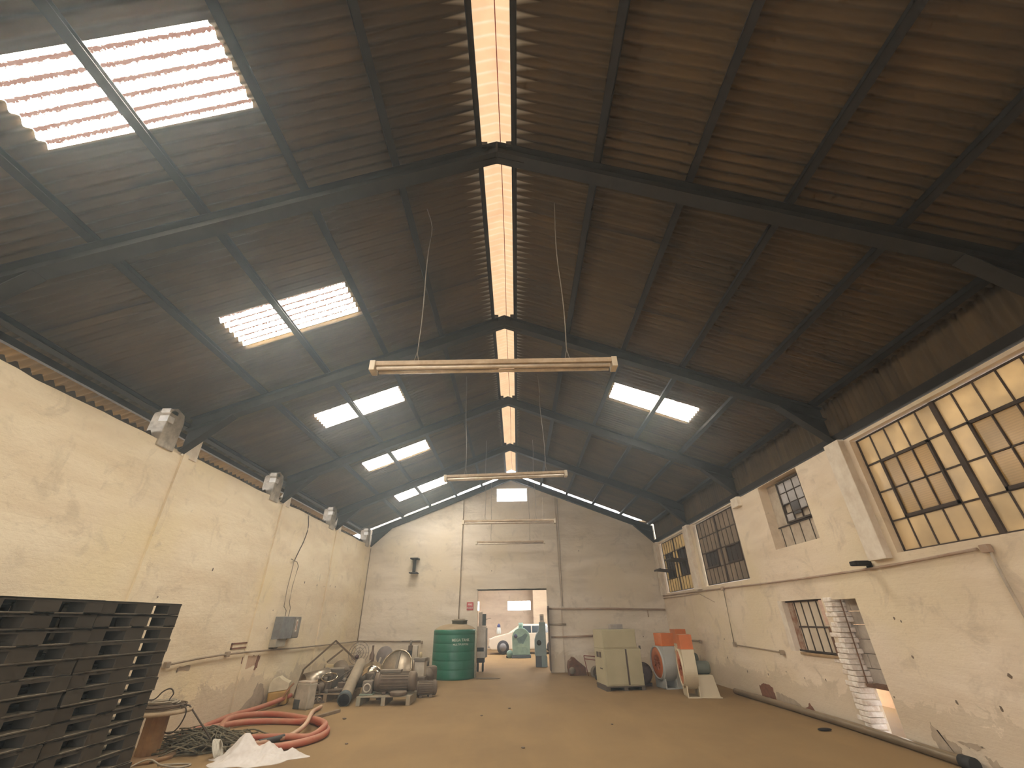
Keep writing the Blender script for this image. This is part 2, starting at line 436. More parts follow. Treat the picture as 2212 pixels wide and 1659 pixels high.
me = bpy.data.meshes.new('ceiling'); b.bm.to_mesh(me); b.bm.free(); me.materials.append(SHEET)
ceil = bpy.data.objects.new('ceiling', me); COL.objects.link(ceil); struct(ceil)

DAY = daylight_mat('daylight_sheet', (1.0, .93, .80), PANEL)
names = {0: None, 1: 'nearest and largest', 2: 'second nearest', 3: 'third nearest', 4: 'fourth nearest', 5: 'farthest'}
def skylight(side, a, c, label):
    b = MB(); dy = PITCHC / 8; n = int(round((c - a) / dy)); g = []
    for i in range(n + 1):
        y = a + i * dy; g.append([b.bm.verts.new((XC + side * u, y, ZS - SL * u + zcor(y) + .003)) for u in (SU[0] - .0, SU[1] + .0)])
    for i in range(n):
        q = (g[i][0], g[i + 1][0], g[i + 1][1], g[i][1]); f = b.bm.faces.new(q if side < 0 else q[::-1]); f.smooth = True
    me = bpy.data.meshes.new('roof_light_or_added_glow_sheet'); b.bm.to_mesh(me); b.bm.free(); me.materials.append(DAY)
    o = bpy.data.objects.new('roof_light_or_added_glow_sheet', me); COL.objects.link(o)
    tag(o, label, 'skylight', 'translucent corrugated roof lights'); return o
for i, (a, c) in enumerate(SKY_L):
    lab = 'translucent corrugated roof light in the left slope, behind the camera' if i == 0 else \
          'glowing corrugated roof light in the left slope, %s of its row of five' % names[i]
    skylight(-1, a, c, lab)
skylight(1, *SKY_R[0], 'translucent corrugated roof light in the right slope, behind the camera')
skylight(1, *SKY_R[1], 'the only glowing corrugated roof light in the right slope')

# translucent ridge capping
RIDGE = daylight_mat('ridge_daylight', (1.0, .60, .34), .33, False)
def ridge_mat():
    m = RIDGE; nt = m.node_tree; em = [n for n in nt.nodes if n.type == 'EMISSION'][0]
    g = nt.nodes.new('ShaderNodeNewGeometry'); sx = nt.nodes.new('ShaderNodeSeparateXYZ'); L(nt, g.outputs['Position'], sx.inputs[0])
    pp = N(nt, 'ShaderNodeMath', operation='PINGPONG'); pp.inputs[1].default_value = PITCHC / 2; L(nt, sx.outputs[1], pp.inputs[0])
    n1 = noise_n(nt, pos(nt), 3.0, 4, .6)
    c = mixc(nt, ramp(nt, pp.outputs[0], [(.0, 1), (.02, 0)]), (1.0, .65, .36), (1.0, .80, .52))
    c = mixc(nt, ramp(nt, n1, [(.4, 0), (.75, .5)]), c, (.80, .42, .22))
    L(nt, c, em.inputs[0])
ridge_mat()
b = MB(); dy = PITCHC / 4; n = int((Y1R - Y0R) / dy); g = []
for i in range(n + 1):
    y = Y0R + i * dy
    g.append([b.bm.verts.new((XC + u, y, ZS + .09 - SL * abs(u) + (.008 * math.cos(2 * PI * y / PITCHC)))) for u in (-.34, -.2, 0, .2, .34)])
for i in range(n):
    for j in range(4):
        f = b.bm.faces.new((g[i][j], g[i][j + 1], g[i + 1][j + 1], g[i + 1][j])); f.smooth = True
me = bpy.data.meshes.new('ridge_light_sheet'); b.bm.to_mesh(me); b.bm.free(); me.materials.append(RIDGE)
o = bpy.data.objects.new('ridge_light_sheet', me); COL.objects.link(o)
tag(o, 'long narrow peach-glowing translucent ridge sheet along the top of the roof', 'skylight')
tag(MB().tube([(XC + .045 + .01 * math.sin(i), YB + .2 + i * 1.05, 6.97) for i in range(21)], .006, 6).build('ridge_wire', M('red_wire', (.45, .06, .03), .6)),
    'thin red wire running the length of the ridge opening', 'wire')

# purlins
PU = [1.22, 2.26, 3.30, 4.37, 5.43]
def purlin(side, u, wd=.085, dp=.10, label='', nm='purlin'):
    x = XC + side * u; z = ZP - SL * u; a = math.atan(SL) * side
    m = Matrix.Translation((x, 0, z)) @ Matrix.Rotation(a, 4, 'Y')
    b = MB()
    b.box(-wd / 2, wd / 2, YB, YG + .1, dp - .012, dp, 0, m).box(-wd / 2, wd / 2, YB, YG + .1, 0, .012, 0, m).box(-wd / 2, -wd / 2 + .012, YB, YG + .1, 0, dp, 0, m)
    o = b.build(nm, PURLIN); tag(o, label, 'roof beam', 'roof purlins'); return o
ordn = ['first', 'second', 'third', 'fourth', 'lowest']
for s, sn in ((-1, 'left'), (1, 'right')):
    purlin(s, .215, .06, .035, 'dark ridge purlin along the %s edge of the glowing ridge strip' % sn)
    for i, u in enumerate(PU):
        lab = 'dark steel purlin on the %s slope, %s' % (sn, 'lowest, above the wall' if i == 4 else ordn[i] + ' below the ridge purlin')
        purlin(s, 5.76 if (s < 0 and i == 4) else u, label=lab)

# portal frames
def frame(fy, label, k):
    t = thing('portal_frame', label, 'roof frame', (XC, fy, 0), 0, 'steel portal frames')
    for s in (-1, 1):
        U = (XR - XC - .02) if s > 0 else (XC - XL - .02)
        b = MB()
        def bar(z0, z1, w):   # follows the slope
            b._add([(s * u, yy, ZR - SL * u + z) for u in (0, U) for yy in (-w, w) for z in (z0, z1)],
                   [(0, 1, 3, 2), (4, 6, 7, 5), (0, 4, 5, 1), (2, 3, 7, 6), (0, 2, 6, 4), (1, 5, 7, 3)])
        bar(0, .014, .08); bar(.206, .22, .08); bar(.012, .208, .006)
        b.build('rafter', STEEL, t)
        b = MB()      # haunch: web plate and sloping flange
        ua, ub, zb = U - .72, U, 4.16
        za, zc = ZR - SL * ua, ZR - SL * ub
        b._add([(s * ua, y_, za) for y_ in (-.006, .006)] + [(s * ub, y_, zc) for y_ in (-.006, .006)] + [(s * ub, y_, zb) for y_ in (-.006, .006)],
               [(0, 2, 4), (1, 5, 3), (0, 4, 5, 1), (2, 3, 5, 4), (0, 1, 3, 2)])
        d = Vector((s * (ub - ua), 0, zb - za)).normalized(); nrm = Vector((-d.z * s, 0, d.x * s)) * .014
        q = [Vector((s * ua, -.08, za)), Vector((s * ua, .08, za)), Vector((s * ub, .08, zb)), Vector((s * ub, -.08, zb))]
        b._add([tuple(v) for v in q] + [tuple(v - nrm) for v in q], [(0, 1, 2, 3), (7, 6, 5, 4), (0, 4, 5, 1), (1, 5, 6, 2), (2, 6, 7, 3), (3, 7, 4, 0)])
        b.build('haunch', STEEL, t)
        MB().box(s * .17 - .05, s * .17 + .05, -.06, .06, ZR + .13, ZR + .25).build('cleat', STEEL, t)
    b = MB(); b.prism([(-.34, ZR - SL * .34 - .01), (0, ZR - .012), (.34, ZR - SL * .34 - .01), (.34, ZR - SL * .34 + .2), (0, ZR + .22), (-.34, ZR - SL * .34 + .2)], -.012, .012, 'y')
    b.box(-.012, .012, -.08, .08, ZR - .005, ZR + .215)
    b.build('apex_plate', STEEL, t)
labs = ['dark steel portal frame behind the camera, against the back wall', 'dark steel portal frame behind the camera, mid bay',
        'nearest dark steel portal frame in view, crossing high overhead', 'second dark steel portal frame, beyond the nearest roof lights',
        'third dark steel portal frame, beyond the single right-hand roof light', 'fourth dark steel portal frame, last before the far wall',
        'dark steel portal frame standing against the far wall']
for k, fy in enumerate(FY): frame(fy if k < 6 else 17.30, labs[k], k)

# eave beam on top of the right wall, and the dark cladding above it
struct(MB().box(XR - .03, XR + .07, YB, YG, 4.12, 4.24).build('trim_9', PURLIN))
b = MB(); dy = PITCHC / 4; n = int((YG - YB) / dy); g = []
for i in range(n + 1):
    y = YB + i * dy; x = XR + .10 + .018 * math.cos(2 * PI * y / PITCHC)
    g.append([b.bm.verts.new((x, y, 4.16)), b.bm.verts.new((x, y, 4.90))])
for i in range(n):
    f = b.bm.faces.new((g[i][0], g[i + 1][0], g[i + 1][1], g[i][1])); f.smooth = True
me = bpy.data.meshes.new('eave_cladding'); b.bm.to_mesh(me); b.bm.free(); me.materials.append(SHEET)
o = bpy.data.objects.new('trim_10', me); COL.objects.link(o); struct(o)
# left eave: stub columns, plaster wedges and the neighbouring roof edge
CONC = M('column_plaster', (.50, .45, .37), .9, c2=(.30, .26, .21), sc=7, bmp=.3)
WHT = M('white_patch', (.85, .83, .78), .8)
n_t = 11
for k, fy in enumerate(FY):
    b = MB(); ya = fy - .52; yb = fy - .16
    b.prism([(ya, 4.1), (yb, 4.1), (yb, 4.62), (yb - .05, 4.74), (ya + .12, 4.79), (ya + .02, 4.70), (ya, 4.6)], XL - .24, XL + .03, 'x', .015)
    r = struct(b.build('trim_%d' % n_t, CONC)); n_t += 1
    MB().box(XL - .10, XL + .05, ya - .02, ya + .12, 4.50, 4.60, .005).box(XL - .12, XL + .03, ya - .015, ya + .17, 4.66, 4.73, .005).build('white_patch', WHT, r)
    if k < 6 and k > 0:
        b = MB(); b.prism([(fy + .02, 4.12), (fy + .42, 4.12), (fy + .40, 4.60)], XL - .15, XL + .02, 'x')
        b.build('plaster_wedge', W_TRIM, r)
b = MB(); dy = PITCHC / 4; n = int((YG - YB) / dy); g = []      # lower roof of the lean-to outside, its wavy edge lies on the wall top
for i in range(n + 1):
    y = YB + i * dy; dz = .035 * math.cos(2 * PI * y / (PITCHC * 1.25))
    g.append([b.bm.verts.new((XL - .12, y, 4.15)), b.bm.verts.new((XL - .12, y, 4.29 + dz)), b.bm.verts.new((XL - .42, y, 4.22 + dz))])
for i in range(n):
    for j in range(2):
        f = b.bm.faces.new((g[i][j], g[i + 1][j], g[i + 1][j + 1], g[i][j + 1])); f.smooth = j == 1
me = bpy.data.meshes.new('outer_roof_edge'); b.bm.to_mesh(me); b.bm.free(); me.materials.append(M('old_dark_sheet', (.07, .055, .04), .9))
o = bpy.data.objects.new('trim_%d' % n_t, me); COL.objects.link(o); struct(o); n_t += 1
struct(MB().box(XL - .47, XL - .41, YB, YG, rz(ZS, XL - .44) - .13, rz(ZS, XL - .44) - .04).build('trim_%d' % n_t, PURLIN)); n_t += 1
struct(MB().box(XL - 3.3, XL - 3.1, YB - .3, YG + .2, 0, 3.4).build('wall_outer', W_TRIM))

# ------------------------------------------------ windows
GLASS_WARM = grime_pane('obscured_glass_warm', (.46, .36, .225))
GLASS_REED = grime_pane('reeded_glass', (.39, .27, .115), .10, True)
GLASS_DIM = grime_pane('obscured_glass_dim', (.20, .155, .11))
GLASS_DARK = grime_pane('dark_glass', (.045, .032, .024), .08)
GLASS_YEL = grime_pane('obscured_glass_yellow', (.34, .26, .14))
WFR = M('window_steel', (.075, .052, .038), .8, c2=(.045, .03, .022), sc=9)
WPALE = M('window_pale', (.50, .43, .33), .85, c2=(.38, .30, .22))
def steel_window(n, y0, y1, z0, z1, mods, rows, cols, pane, sash, x=XR + .12, sash_rows=None, side_sash=None):
    """steel casement window in the right wall: mods modules of cols x rows panes, an opening sash in each module"""
    r = sroot('window_%d' % n)
    f = MB(); t = .02
    f.box(x - .02, x + .02, y0, y0 + .02, z0, z1).box(x - .02, x + .02, y1 - .02, y1, z0, z1).box(x - .02, x + .02, y0, y1, z0, z0 + .02).box(x - .02, x + .02, y0, y1, z1 - .02, z1)
    w = (y1 - y0) / mods; h = (z1 - z0) / rows
    for m_ in range(mods):
        a = y0 + m_ * w
        if m_: f.box(x - .03, x + .03, a - .035, a + .035, z0, z1)
        for c in range(1, cols): f.box(x - .012, x + .012, a + w * c / cols - t / 2, a + w * c / cols + t / 2, z0, z1)
    for k in range(1, rows):
        tt = .026 if k == rows - 1 else t
        f.box(x - .014, x + .014, y0, y1, z0 + h * k - tt / 2, z0 + h * k + tt / 2)
    f.build('window_frame', WFR, r)
    p = MB(); sl = []
    for m_ in range(mods):
        a = y0 + m_ * w; c0, c1, k0, k1 = sash[m_ % len(sash)]
        for c in range(cols):
            for k in range(rows):
                if c0 <= c < c1 and k0 <= k < k1: continue
                p.box(x - .002, x + .002, a + w * c / cols, a + w * (c + 1) / cols, z0 + h * k, z0 + h * (k + 1))
        if c1 > c0: sl.append((a + w * c0 / cols, a + w * c1 / cols, z0 + h * k0, z0 + h * k1, c1 - c0, k1 - k0))
    p.build('pane', pane, r)
    for (a, c, d, e, nc, nr) in sl:
        s = MB(); q = .032
        s.box(x - .03, x + .02, a, a + q, d, e).box(x - .03, x + .02, c - q, c, d, e).box(x - .03, x + .02, a, c, d, d + q * 1.3).box(x - .03, x + .02, a, c, e - q, e)
        for i in range(1, nc): s.box(x - .02, x + .01, a + (c - a) * i / nc - .008, a + (c - a) * i / nc + .008, d, e)
        for i in range(1, nr): s.box(x - .02, x + .01, a, c, d + (e - d) * i / nr - .008, d + (e - d) * i / nr + .008)
        so = s.build('opening_sash', WFR, r)
        MB().box(x - .004, x, a + .02, c - .02, d + .03, e - .02).build('pane', side_sash or GLASS_REED, so)
    return r
steel_window(1, 3.61, 6.41, 2.37, 4.04, 2, 4, 5, GLASS_WARM, [(1, 4, 1, 3)])
steel_window(2, .1, 2.9, 2.37, 4.04, 2, 4, 5, GLASS_WARM, [(1, 4, 1, 3)])
steel_window(3, 10.74, 13.38, 2.38, 4.06, 2, 4, 5, GLASS_DIM, [(1, 4, 1, 2)], side_sash=GLASS_DARK)
steel_window(4, 14.32, 16.93, 2.38, 4.04, 2, 4, 5, GLASS_YEL, [(1, 4, 1, 3)], side_sash=GLASS_DARK)
# two centre sashes of the far window hang open into the hall
w4 = [o for o in COL.objects if o.name == 'window_4'][0]
for y, z in ((14.9, 3.22), (16.2, 3.02)):
    m = Matrix.Translation((XR + .08, y, z)) @ Matrix.Rotation(.10, 4, 'Y')
    b = MB(); b.box(-.52, 0, -.36, .36, -.012, .012, 0, m).box(-.52, -.49, -.36, .36, -.025, .025, 0, m)
    b.build('open_vent_sash', WFR, w4)
# recessed window with a small broken sash
r5 = sroot('window_5'); x = XR + .20
b = MB(); b.box(x, x + .04, 7.9, 9.35, 2.80, 4.09)
b.build('backing_panel', WPALE, r5)
b = MB()
for k in range(5): b.box(x - .012, x + .002, 7.95 + k * .33, 7.962 + k * .33, 2.82, 3.22)
b.box(x - .015, x + .002, 7.9, 9.35, 3.21, 3.235)
b.build('glazing_bar', WFR, r5)
b = MB(); q = .03
b.box(x - .06, x, 8.10, 8.92, 3.24, 3.24 + q).box(x - .06, x, 8.10, 8.92, 4.02, 4.05).box(x - .06, x, 8.10, 8.13, 3.24, 4.05).box(x - .06, x, 8.89, 8.92, 3.24, 4.05)
for k in (1, 2): b.box(x - .05, x - .02, 8.10 + k * .273 - .007, 8.10 + k * .273 + .007, 3.24, 4.05)
for z in (3.42, 3.60, 3.82): b.box(x - .05, x - .02, 8.1, 8.92, z - .008, z + .008)
b.build('opening_sash', WFR, r5)
b = MB()
for i in range(3):
    for j, (z0, z1) in enumerate(((3.25, 3.42), (3.42, 3.60), (3.60, 3.82), (3.82, 4.04))):
        if (i, j) in ((1, 0), (0, 0), (2, 1)): continue
        b.box(x - .036, x - .032, 8.115 + i * .273, 8.37 + i * .273, z0, z1)
b.build('pane', M('pale_dirty_glass', (.40, .37, .34), .35, c2=(.28, .25, .22), sc=3), r5)
MB().box(x - .045, x - .037, 8.36, 8.62, 3.36, 3.60).build('dark_pane', GLASS_DARK, r5)

# high window of the far gable: open to the sky, four bars
r6 = sroot('window_6'); b = MB()
b.box(-.79, .48, YG + .08, YG + .12, 5.84, 5.86).box(-.79, .48, YG + .08, YG + .12, 6.355, 6.375)
b.box(-.79, -.77, YG + .08, YG + .12, 5.84, 6.37).box(.46, .48, YG + .08, YG + .12, 5.84, 6.37)
b.build('window_frame', WFR, r6)
MB().box(-.78, .47, YG + .10, YG + .104, 5.85, 6.37).build('pane', daylight_mat('bright_pane', (.93, .96, 1.0), 6, False), r6)
# bright window panes also light the gap above the gable: nothing but sky stands behind it

# lower barred window beside the broken doorway
RU2 = M('rust_steel', (.20, .105, .06), .85, c2=(.13, .07, .04), sc=8)
r7 = sroot('window_7'); x = XR + .10
b = MB()
b.box(x - .03, x + .03, 8.43, 9.85, 1.83, 1.87).box(x - .02, x + .02, 8.43, 9.85, 1.0, 1.03)
for y in (9.45, 9.22, 8.98, 8.75): b.box(x - .012, x + .012, y - .012, y + .012, 1.02, 1.84)
b.box(x - .014, x + .014, 8.43, 9.5, 1.40, 1.425)
b.build('window_frame', WFR, r7)
MB().box(x - .02, x + .02, 9.50, 9.66, 1.02, 1.84).build('rusty_jamb', M('rust_jamb', (.22, .095, .05), .9, c2=(.42, .33, .25), sc=8), r7)
MB().box(x + .0, x + .004, 8.56, 9.5, 1.02, 1.84).build('pane', M('cream_lit_glass', (.66, .57, .44), .8, c2=(.55, .46, .34), sc=2), r7)  # daylight in the glass is painted as an opaque cream tone
MB().box(XR - .04, XR + .2, 8.40, 9.5, .96, 1.0, .008).build('window_sill', M('sill', (.42, .28, .15), .9), r7)
MB().box(XR + .0, XR + .22, 8.43, 8.50, 1.0, 1.42).build('shutter_edge', RU2, r7)
MB().box(XR + .02, XR + .2, 8.44, 8.56, 1.45, 1.84).build('brick_reveal', M('pink_plaster', (.72, .50, .38), .9), r7)
b = MB(); b.box(XR - .005, XR + .2, 9.70, 9.86, 1.0, 1.87); b.build('plaster_reveal', W_TRIM, r7)

# broken doorway: opening with a blockwork infill above and pale plaster beyond
r8 = sroot('door_1')
blk = M('concrete_block', (.40, .345, .29), .95, c2=(.54, .48, .41), sc=5, bmp=.5)
b = MB()
for i in range(6):
    z = .66 + i * .2
    for j in range(2):
        y = 7.40 + j * .44 + (.22 if i % 2 else 0)
        b.box(XR + .20, XR + .34, y, min(y + .43, 8.3), z, z + .192, .006)
b.build('blockwork', blk, r8)
MB().box(XR + .02, XR + .22, 7.60, 8.06, .62, .665).build('lintel', RU2, r8)
b = MB(); b.prism([(8.06, .66), (8.08, .66), (8.03, 1.83), (8.01, 1.83)], XR + .05, XR + .06, 'x'); b.build('steel_edge', RU2, r8)
MB().box(7.3, 7.4, 4.5, 11, -.1, 2.6).build('yard_wall', M('pink_yard_wall', (.62, .45, .33), .9, c2=(.52, .38, .28)), r8)
MB().box(XR + .28, 7.4, 4.5, 11, 2.28, 2.33).build('yard_sky_blocker', SHEET, r8)  # unseen slab added to keep sky light off the yard wall
# jagged toothed brickwork of the jamb, built brick by brick into the wall
b = MB(); rr = random.Random(3); z = 0; i = 0
while z < 1.80:
    h = .075; off = rr.uniform(-.05, .05); y0 = 8.27 - .06 * (z / 1.8) + off; wdt = rr.uniform(.12, .22)
    b.box(XR - .03 - rr.uniform(0, .02), XR + .2, y0 - .10, y0 + wdt - .08, z, z + h - .006, .012)
    if rr.random() < .5: b.box(XR - .015, XR + .1, y0 + wdt - .08, y0 + wdt + rr.uniform(.02, .12), z, z + h - .01, .01)
    z += h; i += 1
struct(b.build('trim_40', M('whitewashed_brick', (.92, .86, .78), .9, c2=(.55, .42, .32), sc=11, amt=.7, bmp=.5)))

# plaster patches broken off the walls (own shape, exposed brick or render)
def patch(n, plane, c0, pts, mat, th=.006):
    b = MB(); ax = 'x' if plane == 'x' else 'y'
    rr = random.Random(n); P = []
    for i in range(len(pts)):
        q0, q1 = pts[i], pts[(i + 1) % len(pts)]
        for k in range(6):
            t = k / 6; w_ = .022 if k else .008
            P.append((q0[0] + (q1[0] - q0[0]) * t + rr.uniform(-w_, w_), max(.004, q0[1] + (q1[1] - q0[1]) * t + rr.uniform(-w_, w_))))
    b.prism(P, c0, c0 + th, ax); return struct(b.build('trim_%d' % n, mat))
RED = M('bare_brick', (.27, .12, .07), .95, c2=(.17, .08, .05), sc=12, bmp=.6)
GRY = M('bare_render', (.46, .37, .27), .95, c2=(.36, .28, .20), sc=8, bmp=.5)
patch(41, 'x', XR - .006, [(11.55, .05), (11.55, .26), (11.3, .31), (11.0, .28), (10.95, .06)], RED)
patch(42, 'x', XR - .005, [(10.95, .03), (10.9, .22), (10.55, .20), (10.1, .12), (9.9, .03)], GRY)
patch(43, 'x', XR - .005, [(10.0, .02), (9.75, .18), (9.55, .02)], RED)
patch(44, 'x', XR - .005, [(7.04, .36), (6.95, .26), (6.80, .20), (6.70, .16), (6.74, .08), (6.9, .03), (7.04, .04), (7.10, .20)], GRY)
patch(52, 'x', XR - .005, [(6.72, .23), (6.45, .26), (6.36, .22), (6.55, .19)], GRY)
patch(53, 'x', XR - .005, [(6.42, .15), (6.28, .12), (6.20, .05), (6.38, .04)], GRY)
patch(45, 'x', XL - .001, [(10.55, .03), (11.0, .22), (11.15, .46), (11.4, .40), (11.6, .12), (11.5, .02)], GRY)
patch(46, 'x', XL - .001, [(10.34, .70), (10.28, 1.0), (10.42, 1.0), (10.42, .72)], RED, .006)
patch(47, 'x', XL - .001, [(10.84, .72), (10.88, .98), (10.98, .97), (10.95, .74)], RED, .006)
patch(54, 'x', XL - .002, [(10.42, .76), (10.42, 1.0), (10.86, .98), (10.84, .80)], M('rust_wash', (.60, .44, .30), .9, c2=(.50, .34, .22), sc=8), .006)
b = MB()     # rust-stained strip frame left of the switch box
for q in ((9.76, 10.4, 1.235, 1.26), (9.76, 10.4, 1.15, 1.175), (9.76, 9.80, 1.15, 1.26), (10.34, 10.4, 1.15, 1.26)): b.box(XL, XL + .012, *q)
struct(b.build('trim_48', RED))
patch(49, 'y', YG - .006, [(1.62, -.0), (1.60, .12), (1.45, .14), (1.3, .03)], RED)
patch(50, 'x', XL - .001, [(8.40, .90), (8.40, .96), (8.70, .97), (8.70, .90)], GRY)

# small chips and plug holes in the plaster
CHIP = M('chip_dark', (.22, .16, .11), .95)
def chips(n, ax, c0, pts):
    b = MB(); r_ = random.Random(n)
    for a, z in pts:
        m_ = r_.uniform(.014, .034); P = [(a + m_ * math.cos(i * PI / 3) * r_.uniform(.4, 1), z + 1.3 * m_ * math.sin(i * PI / 3) * r_.uniform(.4, 1)) for i in range(6)]
        b.prism(P, c0, c0 + .004, ax)
    struct(b.build('trim_%d' % n, CHIP))
chips(55, 'x', XR - .0035, [(9.67, .57), (9.03, .61), (11.03, .5), (11.99, .47), (7.52, .56), (6.49, .64), (5.93, .66), (6.94, 1.55), (6.84, 1.51), (6.89, 1.09), (12.88, 1.09), (12.93, .68), (10.27, .62), (5.65, .99)])
chips(56, 'x', XL - .0005, [(12.38, 2.54), (13.19, 2.53), (13.69, 2.52), (14.13, 2.56), (14.54, 2.56), (10.99, 1.5), (11.07, 1.86), (7.4, 1.98), (6.95, 2.12), (8.51, 2.49), (14.98, 1.78)])
chips(57, 'y', YG - .0035, [(-2.91, 3.26), (-.96, 3.23), (4.45, 1.02), (2.42, 3.9)])

# ------------------------------------------------ room beyond the doorway
R2 = wall_mat('whitewash_room', (.70, .60, .50), (.56, .46, .38), (.60, .48, .36), 'x')
R2S = wall_mat('whitewash_room_side', (.74, .64, .50), (.62, .5, .4), (.66, .56, .42), 'y')
b = MB()
def wall_x(b, y0, y1, x0, x1, z1, holes):
    xs = sorted({x0, x1} | {v for h in holes for v in h[:2]}); zs = sorted({0, z1} | {v for h in holes for v in h[2:]})
    for i in range(len(xs) - 1):
        for j in range(len(zs) - 1):
            xc, zc = (xs[i] + xs[i + 1]) / 2, (zs[j] + zs[j + 1]) / 2
            if any(h[0] < xc < h[1] and h[2] < zc < h[3] for h in holes): continue
            b.box(xs[i], xs[i + 1], y0, y1, zs[j], zs[j + 1])
wall_x(b, 31, 31.2, -5.9, 5.4, 5.0, [(-.63, .86, 2.14, 2.66), (-4.1, -2.50, 2.14, 2.66)])
struct(b.build('wall_room_far', R2))
struct(MB().box(.98, 5.4, 29.6, 29.75, 0, 5.0).build('wall_room_partition', R2S))
struct(MB().box(-5.97, -5.72, YG + .22, 31.2, 0, 5).build('wall_room_left', R2S))
struct(MB().box(5.40, 5.65, YG + .22, 31.2, 0, 5).build('wall_room_right', R2S))
struct(MB().box(-6, 5.7, YG + .22, 31.2, 5.0, 5.06).build('ceiling', SHEET))
BR = daylight_mat('bright_window', (1, .96, 1.0), 4.5, False)
for n, (a, c) in ((8, (-.63, .86)), (9, (-4.1, -2.50))):
    r = sroot('window_%d' % n); b = MB()
    for k in range(1, 5): b.box(a + (c - a) * k / 5 - .012, a + (c - a) * k / 5 + .012, 30.98, 31.02, 2.60, 2.66)
    b.build('window_frame', WPALE, r)
    MB().box(a, c, 31.08, 31.084, 2.14, 2.66).build('pane', BR, r)
# unseen glowing sheets added to light that room
for i, yy in enumerate((24.5,)):
    for xx in (-3, 2):
        o = MB().box(xx - .4, xx + .4, yy - 3.2, yy + 3.2, 4.97, 4.98).build('roof_light_or_added_glow_sheet', daylight_mat('room_fill_glow', (1, .93, .84), 9, False) if (i, xx) == (0, -3) else bpy.data.materials['room_fill_glow'])
        tag(o, 'long flat glowing sheet added to light the room beyond the doorway, on its %s side' % ('left' if xx < 0 else 'right'), 'skylight', 'added glowing sheets of the far room')
# sliding door leaf folded back at the right of the doorway
r9 = sroot('door_2'); b = MB(); b.box(1.085, 1.125, YG - .32, YG + .1, .06, 2.02, .006); b.build('door_leaf', M('door_steel', (.12, .085, .065), .7), r9)
MB().box(1.06, 1.10, YG - .30, YG - .26, .10, 1.95, .005).build('door_stile', M('stile', (.20, .15, .11), .7), r9)
b = MB(); b.box(-1.50, 1.13, YG + .0, YG + .2, 2.565, 2.60); struct(b.build('trim_51', STEEL))

# ================================================================== THINGS
RNG = random.Random(11)
# ------------------------------------------------ fluorescent fittings
LW = M('lamp_enamel', (.62, .50, .36), .5, c2=(.45, .33, .21), sc=9)
TUBE = M('lamp_tube', (.78, .68, .56), .25)
CAPW = M('lamp_socket', (.72, .64, .50), .5)
CABLE = M('grey_cable', (.30, .26, .21), .8)
def lamp(loc, length, rot, label, cab, g='hanging fluorescent fittings', tilt=0):
    t = thing('fluorescent_light', label, 'ceiling light', loc, (0, tilt, rot), g); h = length / 2
    MB().box(-h, h, -.055, .055, .02, .075, .006).build('housing', LW, t)
    b = MB(); b.prism([(-.055, .02), (-.085, -.055), (-.080, -.055), (-.03, .018)], -h + .03, h - .03, 'x')
    for s in (-1, 1):
        m = [(-h + .05, s * .045, -.018), (h - .05, s * .045, -.018)]
        MB().cyl(m[0], m[1], .019, 12).build('tube', TUBE, t)
        MB().box(s * h - .03, s * h + .03, -.07, .07, -.045, .078, .006).build('end_cap', CAPW, t)
    b.bm.free()
    MB().box(-h + .04, h - .04, -.012, .012, -.012, .02).build('reflector', LW, t)
    for cx_, top in cab:
        b = MB(); b.tube([(cx_ - .03, 0, .075), (cx_, 0, .22)], .004, 5).tube([(cx_ + .03, 0, .075), (cx_, 0, .22)], .004, 5)
        pts = [(cx_ + .012 * math.sin(i * 1.3), .008 * math.cos(i * 1.7), .22 + (top[1] - .22) * i / 6) for i in range(6)] + [(top[0], 0, top[1])]
        b.tube(pts, .006, 6, smooth_pts=3); b.build('suspension_cable', CABLE, t)
    return t
lamp((-.22, 3.92, 4.02), 2.64, 0, 'nearest long twin-tube fluorescent light, hanging below the ridge on two wires', [(-.86, (-.97, 2.67)), (.82, (.84, 2.76))])
lamp((-.20, 8.70, 4.24), 2.55, .02, 'second long fluorescent light from the camera, tilted, in front of the gable window', [(-.85, (-.86, 2.50)), (.86, (.85, 2.53))], tilt=-.03)
lamp((-.21, 12.95, 4.14), 2.74, 0, 'third thin fluorescent light, hanging before the upper far wall', [(-.72, (-.72, 2.65)), (.8, (.8, 2.65))])
lamp((-.22, 16.30, 4.06), 2.50, 0, 'farthest and lowest-looking fluorescent light, close to the far wall', [(-.72, (-.72, 2.73)), (.72, (.72, 2.76))])

# ------------------------------------------------ black pallets
PB = M('black_plastic', (.028, .023, .017), .6, c2=(.046, .038, .028), sc=3, dust=.55, dustc=(.24, .19, .12))
PBD = M('black_plastic_dust_lit', (.034, .028, .021), .7, c2=(.06, .05, .036), sc=3, dust=1.0, dustc=(.40, .33, .23))  # dust made paler to paint in the light the runner ledges catch
def make_pallet():
    t = thing('plastic_pallet', 'x', 'pallet', (0, 0, 0), 0, 'stacked black plastic pallets')
    b = MB(); b.box(-.6, .6, -.5, .5, .096, .104, .002)
    for i in range(7): b.box(-.6 + i * .185, -.51 + i * .185, -.5, .5, .104, .1105)
    b.box(-.6, .6, -.5, -.485, .092, .1105).box(.585, .6, -.5, .5, .090, .1105).box(-.6, -.585, -.5, .5, .090, .1105)
    b.build('deck', PB, t)
    b = MB()
    for y in (-.415, 0, .415): b.box(-.6, .6, y - .085, y + .085, 0, .012, .003)
    for x in (-.53, 0, .53): b.box(x - .07, x + .07, -.5, .5, 0, .012, .003)
    b.build('base_runner', PBD, t)
    for x in (-.52, 0, .52):
        for y, w_ in ((-.415, .085), (0, .11), (.415, .085)):
            MB().box(x - .078, x + .078, y - w_, y + w_, .012, .097, .004).build('block', PB, t)
    return t
proto = make_pallet(); NP = 16; PH = .1125
